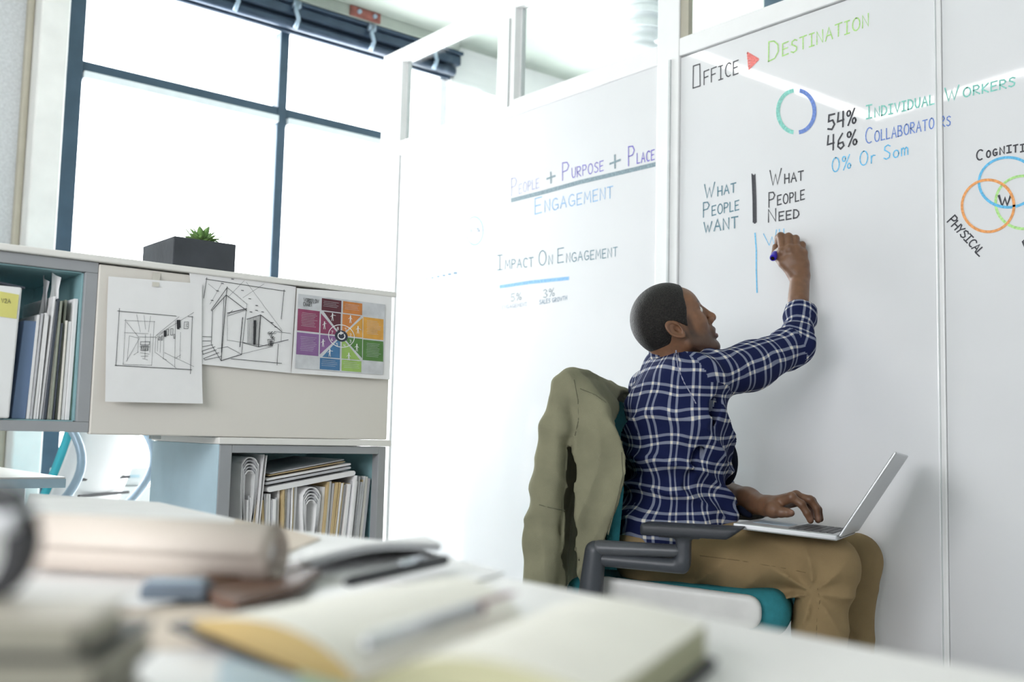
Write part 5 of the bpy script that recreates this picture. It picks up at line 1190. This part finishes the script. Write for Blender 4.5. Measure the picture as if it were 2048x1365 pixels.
def f_shirt(P):
    q = torso_q(P, CH0); core = f_shirt_core(P)
    # loose-cloth folds: diagonal pull from right shoulder to the waist, bunching at the waist
    s1 = q[0]*30+q[2]*26+q[1]*12; core = core-.010*ridge(s1*1.7+np.sin(q[2]*19)*1.2)*np.exp(-((q[2]+.08)/.14)**2)
    core = core-.011*ridge(q[2]*85+q[0]*30+np.sin(q[0]*22+q[1]*9)*1.5)*np.exp(-((q[2]+.17)/.09)**2)-.003*ridge(q[2]*52-q[0]*44)
    r_ = f_sleeve_r(P); ax_ = EL_r-SH_r; L = np.linalg.norm(ax_); ax_ = ax_/L; t_ = (P[0]-SH_r[0])*ax_[0]+(P[1]-SH_r[1])*ax_[1]+(P[2]-SH_r[2])*ax_[2]
    r_ = r_-.006*ridge(t_*80+q[2]*46)*np.exp(-((t_-.03)/.07)**2)-.0042*ridge(t_*105-(P[2]-EL_r[2])*70)*np.exp(-((t_-L+.0)/.07)**2)-.0025*ridge(t_*44+q[1]*34)
    tc_ = (P[2]-EL_r[2]); r_ = r_-.003*np.sin(tc_*150+t_*50)*np.clip(tc_/.05, 0, 1)
    # rolled cuff
    cd_ = CU_r-EL_r; cd_ = cd_/np.linalg.norm(cd_); cuff = cone(P, CU_r-cd_*.022, CU_r-cd_*.002, .046, .043); r_ = smin(r_, cuff, .004)
    e_ = (P[0]-CU_r[0])*cd_[0]+(P[1]-CU_r[1])*cd_[1]+(P[2]-CU_r[2])*cd_[2]; r_ = smax(r_, e_-.006, .004)
    r_ = smax(r_, -(cone(P, CU_r-cd_*.008, CU_r+cd_*.05, .033, .036)), .004)
    l_ = f_sleeve_l(P); ld = WR_l-EL_l; ld = ld/np.linalg.norm(ld); ce = EL_l*.60+WR_l*.40
    e_ = (P[0]-ce[0])*ld[0]+(P[1]-ce[1])*ld[1]+(P[2]-ce[2])*ld[2]; l_ = smax(l_, e_, .004)
    d = smin(core, r_, .018); d = smin(d, l_, .02)
    q2 = torso_q(P, PEL); d = smax(d, -(P[2]-(WST[2]-.118+.57*q2[0])), .006)
    d = smax(d, -cone(P, W(1428, 808, 2.535), W(1372, 975, 2.535), .019, .007), .012)
    # neck opening
    nq = cone(P, NK+Z*.0, NK+Z*.09-RH*.02, .046, .056); d = smax(d, -nq, .006)
    return d
pts = [SH_r, EL_r, CU_r, SH_l, EL_l, CH0, WST, PEL, W(1460, 1035, 2.56), NK]
lo, hi = bbox(pts, .125); lo = lo-.05; hi = hi+.02; lo[2] = WST[2]-.22
def plaid_uv(o, P, F):
    me = o.data; uvl = me.uv_layers.new(name='UVMap'); segs = [(SH_r, EL_r), (EL_r, CU_r+(CU_r-EL_r)*.5), (SH_l, EL_l), (EL_l, WR_l)]
    C_ = P[F].mean(1); dt = np.abs(f_shirt_core((C_[:, 0], C_[:, 1], C_[:, 2])))
    ds = [np.abs(cone((C_[:, 0], C_[:, 1], C_[:, 2]), a_, b_, .054, .05)) for a_, b_ in segs]
    beyond = (C_-SH_r) @ ((EL_r-SH_r)/np.linalg.norm(EL_r-SH_r))
    lab = np.argmin(np.stack([dt-.004]+ds), 0); lab = np.where((lab == 1) & (beyond < -.028), 0, lab)
    UV = np.zeros((len(F), 4, 2))
    for li in range(5):
        mk = lab == li
        if not mk.any(): continue
        V_ = P[F[mk]]
        if li == 0:
            q = V_-CH0; x = q @ tf_; y = q @ tl; an = np.arctan2(y/.17, x/.12); an = fixang(an); u_ = an*.145; v_ = q @ Z+.10*x*0
        else:
            a_, b_ = segs[li-1]; ax_ = (b_-a_)/np.linalg.norm(b_-a_); e1 = np.cross(ax_, Z); e1 /= np.linalg.norm(e1); e2 = np.cross(ax_, e1); q = V_-a_
            an = fixang(np.arctan2(q @ e2, q @ e1)); v_ = an*.056; u_ = q @ ax_
        UV[mk, :, 0] = u_; UV[mk, :, 1] = v_
    uvl.data.foreach_set('uv', UV.reshape(-1).astype(np.float32))
def fixang(an):
    ref = an[:, :1]; return ref+(an-ref+math.pi) % (2*math.pi)-math.pi
shirt, SP, SF = sdfmesh('shirt', f_shirt, lo, hi, .0058, 'plaid', man, smooth_it=1)
plaid_uv(shirt, SP, SF)
# shoulder seam, collar, open shirt front
M['shirt_seam'] = mat('shirt_seam', (.30, .31, .40), .9, var=.3, scale=200)
seam_on(f_shirt, [(1352, 702, 2.6), (1356, 735, 2.6), (1368, 765, 2.6), (1384, 792, 2.6), (1392, 808, 2.6)], 'seam', shirt, 'shirt_seam', .0016)
def f_col(P):
    c0, c1 = NK+Z*.016-RH*.008, NK+Z*.044-RH*.014
    d = np.abs(cone(P, c0, c1, .056, .053))-.0035; dz = c1-c0; dz /= np.linalg.norm(dz)
    h_ = (P[0]-c0[0])*dz[0]+(P[1]-c0[1])*dz[1]+(P[2]-c0[2])*dz[2]; return smax(d, np.abs(h_-.008)-.022, .004)
lo, hi = bbox([NK-Z*.02, NK+Z*.05], .08); co_, CP, CFc = sdfmesh('collar', f_col, lo, hi, .004, 'plaid', man)
me = co_.data; uvl = me.uv_layers.new(name='UVMap'); V_ = CP[CFc]; q = V_-NK; an = fixang(np.arctan2(q @ FH, q @ RH)); uvl.data.foreach_set('uv', np.stack([an*.06, q @ Z], -1).reshape(-1).astype(np.float32))
M['undershirt'] = mat('dark_undershirt', (.006, .008, .018), .95, spec=.05)
def f_und(P):
    d = ell(loc(P, W(1452, 925, 2.70), (RH, FH, Z)), (0, 0, 0), (.030, .045, .060)); d = smin(d, cone(P, W(1478, 1020, 2.60), W(1500, 1032, 2.56), .012, .007), .01); return d
lo, hi = bbox([W(1445, 910, 2.68), W(1500, 1035, 2.56)], .09); o, UP_, UF_ = sdfmesh('shirt_front', f_und, lo, hi, .005, 'undershirt', man)

# ---- head (local frame: x out of the face, y to the man's left, z up the head)
HP, HY = R_(27), R_(4)
hh = RT*math.cos(HY)+FW*math.sin(HY)
hx = hh*math.cos(HP)+UP*math.sin(HP); hz = -hh*math.sin(HP)+UP*math.cos(HP); hy = np.cross(hz, hx)
HC = W(1338, 634, 2.66); HS = .94
def hq(P):
    x, y, z = (c/HS for c in loc(P, HC, (hx, hy, hz))); return np.where(x > .03, .03+(x-.03)*1.10, x), y, np.where(z < -.02, -.02+(z+.02)/1.20, z)
def cran(q): 
    d = ell(q, (-.008, 0, .004), (.096, .076, .088)); return smin(d, ell(q, (-.030, 0, -.012), (.066, .066, .060)), .02)
def S2(q, c, r, k=1): return ell((q[0], np.abs(q[1]), q[2]), c, r)
def f_headq(q):
    ya = np.abs(q[1]); qa = (q[0], ya, q[2])
    d = cran(q)
    d = smin(d, ell(q, (.048, 0, -.050), (.044, .056, .066)), .03)             # face
    d = smin(d, ell(q, (.066, 0, .012), (.026, .052, .034)), .02)              # forehead
    d = smin(d, cone(qa, (.008, .052, -.072), (.070, .022, -.108), .017, .015), .022)   # jaw
    d = smin(d, ell(q, (.083, 0, -.110), (.014, .019, .014)), .016)            # chin
    d = smin(d, ell(qa, (.062, .042, -.040), (.022, .018, .018)), .018)        # cheek bone
    d = smin(d, cone(qa, (.087, .010, -.004), (.075, .044, -.002), .0075, .007), .010)  # brow
    d = smax(d, -ell(qa, (.099, .033, -.019), (.019, .017, .0125)), .010)      # eye socket
    d = smin(d, cone(qa, (.084, .024, -.0125), (.079, .042, -.0145), .0042, .004), .004)  # upper lid
    d = smin(d, cone(qa, (.082, .024, -.0265), (.077, .041, -.0245), .0034, .003), .004)  # lower lid
    d = smin(d, cone(q, (.089, 0, -.008), (.111, 0, -.046), .0075, .0105), .010)           # nose
    d = smin(d, ell(q, (.114, 0, -.049), (.0115, .0115, .0095)), .006)
    d = smin(d, ell(qa, (.102, .0125, -.053), (.0105, .0075, .0075)), .005)
    d = smax(d, -ell(qa, (.108, .0065, -.0605), (.006, .0035, .004)), .003)    # nostril
    d = smin(d, ell(q, (.088, 0, -.075), (.015, .026, .018)), .010)            # muzzle
    d = smin(d, cone(qa, (.1005, .003, -.0745), (.090, .022, -.0795), .0060, .0028), .005)  # upper lip
    d = smin(d, cone(qa, (.0985, .003, -.0895), (.089, .020, -.0850), .0068, .003), .005)   # lower lip
    d = smax(d, -ell(q, (.102, 0, -.0825), (.0125, .016, .0024)), .002)        # slightly open mouth
    # ears
    er = (-.018, .0755, -.029)
    qe = (q[0]-er[0], ya-er[1], q[2]-er[2]); c_, s_ = math.cos(.6), math.sin(.6); ex_ = qe[0]*c_+qe[2]*s_; ez_ = -qe[0]*s_+qe[2]*c_; ey_ = qe[1]+ex_*.35
    taper = 1+.35*np.clip(-ez_/.03, 0, 1)
    rr_ = np.sqrt((ex_*taper/.017)**2+(ez_/.0265)**2)+1e-5
    disc_ = smax((rr_-1)*.016, np.abs(ey_-.002)-.0035, .004); rim = np.sqrt(((rr_-.9)*.017)**2+(ey_-.008)**2)-.0038
    rim2 = np.sqrt(((np.sqrt(((ex_+.001)/.0085)**2+((ez_+.004)/.015)**2)-1)*.010)**2+(ey_-.004)**2)-.0026
    e_ = smin(smin(disc_, rim, .003), rim2, .003); e_ = smax(e_, -ell((ex_, ey_, ez_), (.004, .009, -.004), (.0075, .010, .011)), .003)
    d = smin(d, e_, .005)
    return d
NKb = NK+Z*-.02-RH*.015
def f_head(P):
    q = hq(P); d = f_headq(q)*HS
    n0 = HC+hx*-.022*HS+hz*-.055*HS
    d = smin(d, cone(P, n0, NK-Z*.03, .052, .054), .02)
    d = smin(d, cone(P, HC+hx*.03+hz*-.085, NK-Z*.03+tf_*.03, .026, .034), .03)
    return d
def hcol(P, base=(.20, .098, .054)):
    q = hq((P[:, 0], P[:, 1], P[:, 2])); x, y, z = q; ya = np.abs(y); c = np.tile(np.array(base), (len(x), 1))
    def blend(w_, col_): 
        nonlocal c; w_ = np.clip(w_, 0, 1)[:, None]; c = c*(1-w_)+np.array(col_)*w_
    blend(.5*np.exp(-(((x-.11)/.02)**2+(ya/.02)**2+((z+.05)/.02)**2)), (.30, .14, .075))
    # stubble along the jaw and upper lip
    jl = np.clip((-.058-z+.55*np.clip(.050-x, 0, .05))/.018, 0, 1)*np.clip((x+.004)/.012, 0, 1)*np.clip((.125-x)/.02, 0, 1); blend(.72*jl*np.clip((z+.16)/.03, 0, 1), (.045, .026, .018))
    blend(.8*np.clip((.040-x)/.010, 0, 1)*np.clip((x-.012)/.008, 0, 1)*np.clip((z+.075)/.02, 0, 1)*np.clip((.0-z)/.02, 0, 1)*np.clip((ya-.05)/.01, 0, 1)*.9, (.03, .02, .016))
    blend(.55*np.exp(-(((z+.066)/.0035)**2))*(x > .085)*(ya < .022), (.04, .022, .018))
    lip = np.clip(1-np.sqrt(((z+.0825)/.0125)**2+(ya/.026)**2), 0, 1)*3*(x > .086); blend(lip*.75, (.17, .065, .055))
    blend(np.exp(-(((z+.0825)/.0022)**2))*(x > .088)*(ya < .018)*.9, (.03, .01, .01))
    br = np.exp(-(((z-.006+.18*(ya-.03)**1)/.0048)**2))*(x > .055)*np.clip((ya-.009)/.004, 0, 1)*np.clip((.051-ya)/.006, 0, 1); blend(br*.95, (.018, .012, .010))
    blend(np.exp(-(((z+.0135)/.0026)**2))*(x > .070)*(ya > .018)*(ya < .047)*.75, (.03, .017, .012))
    blend(.35*np.clip(1-np.sqrt(((x-.008)/.012)**2+((z+.036)/.016)**2), 0, 1)*2*(ya > .072), (.10, .04, .025))
    return c
def setcol(me, c):
    a = me.color_attributes.new(name='Col', type='FLOAT_COLOR', domain='POINT'); a.data.foreach_set('color', np.hstack([c, np.ones((len(c), 1))]).reshape(-1).astype(np.float32))
def hairline(q):
    x, y, z = q; ya = np.abs(y)
    # front hairline, temple corner, sideburn, nape
    top = x-(.070-.55*np.clip(ya-.030, 0, .1)-.0*z)
    side = np.where(z > .030, x-(.052-.25*(z-.03)), x-(.036+.55*(z+.01)*(z > -.01)+.0*z))
    front = np.maximum(top, x-np.interp(z, [-.08, -.05, -.02, .005, .035, .055, .1], [.010, .018, .026, .040, .050, .064, .09]).astype(np.float32))
    low = np.interp(x, [-.12, -.07, -.052, -.038, -.012, .012, .03, .1], [-.052, -.062, -.064, -.052, -.008, -.030, -.050, -.050]).astype(np.float32)-z
    return np.maximum(front, low)
def f_hair(P):
    q = hq(P); d = smin(cran(q), ell(q, (.066, 0, .012), (.026, .052, .034)), .02)*HS; d = d-.0035
    return smax(d, hairline(q)*.8, .004)
R3 = .115
lo, hi = bbox([HC+hx*.012+hz*-.012], R3+.012); lo2 = np.minimum(lo, NK-.09); hi2 = np.maximum(hi, NK+.07)
Ph, Fh_ = nets(f_head, lo2, hi2, .0024)
lo, hi = bbox([HC], .13); ho, HPt, HFt = sdfmesh('hair', f_hair, lo, hi, .0032, 'hair', man, smooth_it=0)
# ---- hands and forearms (same mesh object as the head: the body)
def finger(P, pts, r0_, r1_, k=.004): 
    n = len(pts); return chain(P, pts, list(np.linspace(r0_, r1_, n)), k)
def WB(u, v, off): return PX(u, v, BX-.027-off)
wr = WB(1600, 555, .052)
R_f = {'index': [WB(1566, 505, .080), WB(1561.5, 473, .066), WB(1557, 476, .040), WB(1555, 486, .022)], 'middle': [WB(1580, 500, .073), WB(1577, 474, .058), WB(1571, 477, .034), WB(1568, 488, .018)],
       'ring': [WB(1594, 500, .058), WB(1591, 478, .046), WB(1584, 482, .024), WB(1581, 494, .013)], 'pinky': [WB(1606, 507, .042), WB(1604, 490, .034), WB(1598, 491, .018), WB(1594, 502, .011)],
       'thumb': [WB(1588, 545, .066), WB(1567, 527, .082), WB(1551, 510, .078), WB(1551, 494, .058)]}
def f_handR(P):
    fa = cone(P, EL_r*.35+wr*.65, wr, .0285, .0265)
    q = None
    for k_, r_ in (('index', .0155), ('middle', .0165), ('ring', .0165), ('pinky', .0150)):
        c = cone(P, wr+(R_f[k_][0]-wr)*.15, R_f[k_][0], .020, r_-.0015); q = c if q is None else smin(q, c, .008)
    q = smin(q, cone(P, wr*.5+R_f['pinky'][0]*.5, wr*.35+R_f['index'][0]*.65, .021, .019), .012)
    d = smin(fa, q, .016)
    for k_, a_, b_ in (('index', .0118, .0095), ('middle', .0118, .0092), ('ring', .0112, .0088), ('pinky', .0100, .008)):
        d = smin(d, finger(P, R_f[k_], a_, b_), .0045)
        d = smin(d, cone(P, R_f[k_][1], R_f[k_][1]+1e-4, a_*1.02, a_*1.02), .002); d = smin(d, cone(P, R_f[k_][0]-np.array([.003, 0, 0]), R_f[k_][0]-np.array([.0031, 0, 0]), a_*1.12, a_*1.12), .006)
    t = chain(P, [wr*.6+R_f['thumb'][0]*.4, R_f['thumb'][0], R_f['thumb'][1]], [.020, .0195, .0145], .008); t = smin(t, chain(P, R_f['thumb'][1:], [.0135, .0118, .0092], .004), .004)
    return smin(d, t, .009)
hp = [wr, EL_r*.35+wr*.65]+[p for v_ in R_f.values() for p in v_]
lo, hi = bbox(hp, .034); P2, F2 = nets(f_handR, lo, hi, .0019)
L_w = W(1530, 1013, 2.60)
L_f = {'index': [W(1583, 996, 2.545), W(1603, 1009, 2.535), W(1614, 1027, 2.53), W(1621, 1042, 2.53)], 'middle': [W(1592, 993, 2.568), W(1620, 1000, 2.56), W(1633, 1018, 2.555), W(1636, 1041, 2.55)],
       'ring': [W(1597, 996, 2.59), W(1624, 1002, 2.585), W(1637, 1020, 2.58), W(1641, 1039, 2.575)], 'pinky': [W(1597, 1004, 2.612), W(1617, 1012, 2.61), W(1627, 1025, 2.605), W(1630, 1036, 2.60)],
       'thumb': [W(1547, 1019, 2.565), W(1562, 1025, 2.54), W(1574, 1026, 2.53), W(1582, 1027, 2.525)]}
def f_handL(P):
    fa = chain(P, [EL_l*.62+L_w*.38, EL_l*.25+L_w*.75, L_w], [.037, .032, .0245], .02); q = None
    for k_, r_ in (('index', .0135), ('middle', .0140), ('ring', .0135), ('pinky', .0125)):
        c = cone(P, L_w+(L_f[k_][0]-L_w)*.12, L_f[k_][0], .019, r_-.001); q = c if q is None else smin(q, c, .007)
    d = smin(fa, q, .016)
    for k_, a_, b_ in (('index', .0108, .0078), ('middle', .0110, .0078), ('ring', .0105, .0076), ('pinky', .0092, .0068)):
        d = smin(d, finger(P, L_f[k_], a_, b_), .004); d = smin(d, cone(P, L_f[k_][1], L_f[k_][1]+1e-4, a_*.98, a_*.98), .002)
        d = smin(d, cone(P, L_f[k_][0]+Z*.002, L_f[k_][0]+Z*.0021, a_*1.1, a_*1.1), .005)
    t = chain(P, [L_w*.75+L_f['thumb'][0]*.25, L_f['thumb'][0], L_f['thumb'][1]], [.019, .0205, .0135], .01); t = smin(t, chain(P, L_f['thumb'][1:], [.0128, .0112, .0088], .004), .004)
    return smin(d, t, .008)
hp = [L_w, EL_l*.62+L_w*.38]+[p for v_ in L_f.values() for p in v_]
lo, hi = bbox(hp, .042); P3, F3 = nets(f_handL, lo, hi, .0021)
# hidden torso and limbs under the clothes keep the figure one body
def f_core(P):
    d = cone(P, NK-Z*.05, CH0, .06, .085); d = smin(d, cone(P, CH0, PEL, .085, .08), .05); d = smin(d, chain(P, [CH0+Z*.06, SH_r, EL_r, EL_r*.35+wr*.65], [.05, .045, .032, .026], .02), .02)
    d = smin(d, chain(P, [CH0+Z*.06, SH_l, EL_l, EL_l*.62+L_w*.38], [.05, .042, .036, .034], .02), .02)
    for a_, b_, c_ in ((HA_n, KN_n, AK_n), (HA_f, KN_f, AK_f)): d = smin(d, chain(P, [PEL, a_, b_, c_], [.07, .065, .05, .038], .02), .02)
    return d
lo, hi = bbox([NK, CH0, PEL, SH_r, EL_r, SH_l, EL_l, L_w, wr, KN_n, KN_f, AK_n, AK_f], .06); P4, F4 = nets(f_core, lo, hi, .012)
sk = (.19, .095, .052)
def handcol(P, F_, k=1.0): 
    c = np.tile(np.array(sk)*k, (len(P), 1)); return c
cols = [hcol(Ph), handcol(P2, None, 1.0), handcol(P3, None, .95), handcol(P4, None)]
# knuckle tint and nails
def spot(P, c, p, r, col_, s_=.5): d = np.linalg.norm(P-p, axis=1); w_ = (np.exp(-(d/r)**2)*s_)[:, None]; c[:] = c*(1-w_)+np.array(col_)*w_
for k_, v_ in R_f.items(): spot(P2, cols[1], v_[1], .010, (.10, .045, .028), .45)
for k_, v_ in L_f.items(): spot(P3, cols[2], v_[1], .010, (.10, .045, .028), .45); spot(P3, cols[2], v_[3]+Z*.005-FW*.004, .006, (.42, .24, .18), .8)
Vall = np.vstack([Ph, P2, P3, P4]); off = np.cumsum([0, len(Ph), len(P2), len(P3)]); Fall = np.vstack([F_+o_ for F_, o_ in zip((Fh_, F2, F3, F4), off)])
me = bpy.data.meshes.new('body'); me.from_pydata(Vall.tolist(), [], Fall.tolist()); me.materials.append(M['skin']); me.polygons.foreach_set('use_smooth', [True]*len(me.polygons)); me.update(); setcol(me, np.vstack(cols))
body = link('body', me, man)
sm = body.modifiers.new('Smooth', 'SMOOTH'); sm.factor = .5; sm.iterations = 1
def ball(c, r, k, nm, parent, n=16):
    bm = bmesh.new(); bmesh.ops.create_uvsphere(bm, u_segments=n*2, v_segments=n, radius=r); bmesh.ops.translate(bm, verts=bm.verts, vec=Vector(c)); me = bpy.data.meshes.new(nm); bm.to_mesh(me); bm.free(); me.materials.append(M[k]); me.polygons.foreach_set('use_smooth', [True]*len(me.polygons)); return link(nm, me, parent)
H = lambda x, y, z: HC+HS*(hx*(.03+(x-.03)/1.10)+hy*y+hz*z)
for s_ in (-1, 1):
    e = ball(H(.0765, s_*.0345, -.0185), .0115*HS, 'eyewhite', 'eye', man)
    g_ = np.array([.80, .30, .28]); g_ /= np.linalg.norm(g_); ball(H(.0765+.0068*g_[0], s_*.0345+.0068*g_[1], -.0185+.0068*g_[2]), .0060*HS, 'iris', 'iris', e)
# ---- marker held by the writing hand
mk0, mk1 = WB(1545.5, 517, .108), WB(1567.5, 480, .002)
mr = empty('marker', mk0, 'white marker with purple cap end in the man\'s writing hand', 'marker')
md = mk1-mk0; ml = np.linalg.norm(md); md /= ml
MB().tube([mk0, mk0+md*.003, mk0+md*.030], [.0085, .0098, .0098], 'marker_purple', 20).build('cap', mr, smooth=False, bevel=.0006)
MB().tube([mk0-md*.0006, mk0+md*.001], [.0055, .0055], 'iris', 16).build('cap_disc', mr)  # near-black disc on the cap end, drawn in place of a recess
MB().tube([mk0+md*.0302, mk0+md*(ml-.022), mk0+md*(ml-.012)], [.0092, .0092, .0055], 'marker_white', 20).build('barrel', mr, smooth=True)
MB().tube([mk0+md*(ml-.012), mk1], [.0032, .0014], 'i_sky', 10).build('nib', mr, smooth=True)
# wrist watch strap / loose cuff button on the left wrist is a dark rolled cuff
def f_cuffL(P):
    ld = WR_l-EL_l; ld = ld/np.linalg.norm(ld); c0 = EL_l*.60+WR_l*.40; d = cone(P, c0-ld*.03, c0+ld*.006, .050, .046); e_ = (P[0]-c0[0])*ld[0]+(P[1]-c0[1])*ld[1]+(P[2]-c0[2])*ld[2]
    d = smax(d, np.abs(e_+.012)-.016, .006); return smax(d, -cone(P, c0-ld*.05, c0+ld*.05, .040, .038), .004)
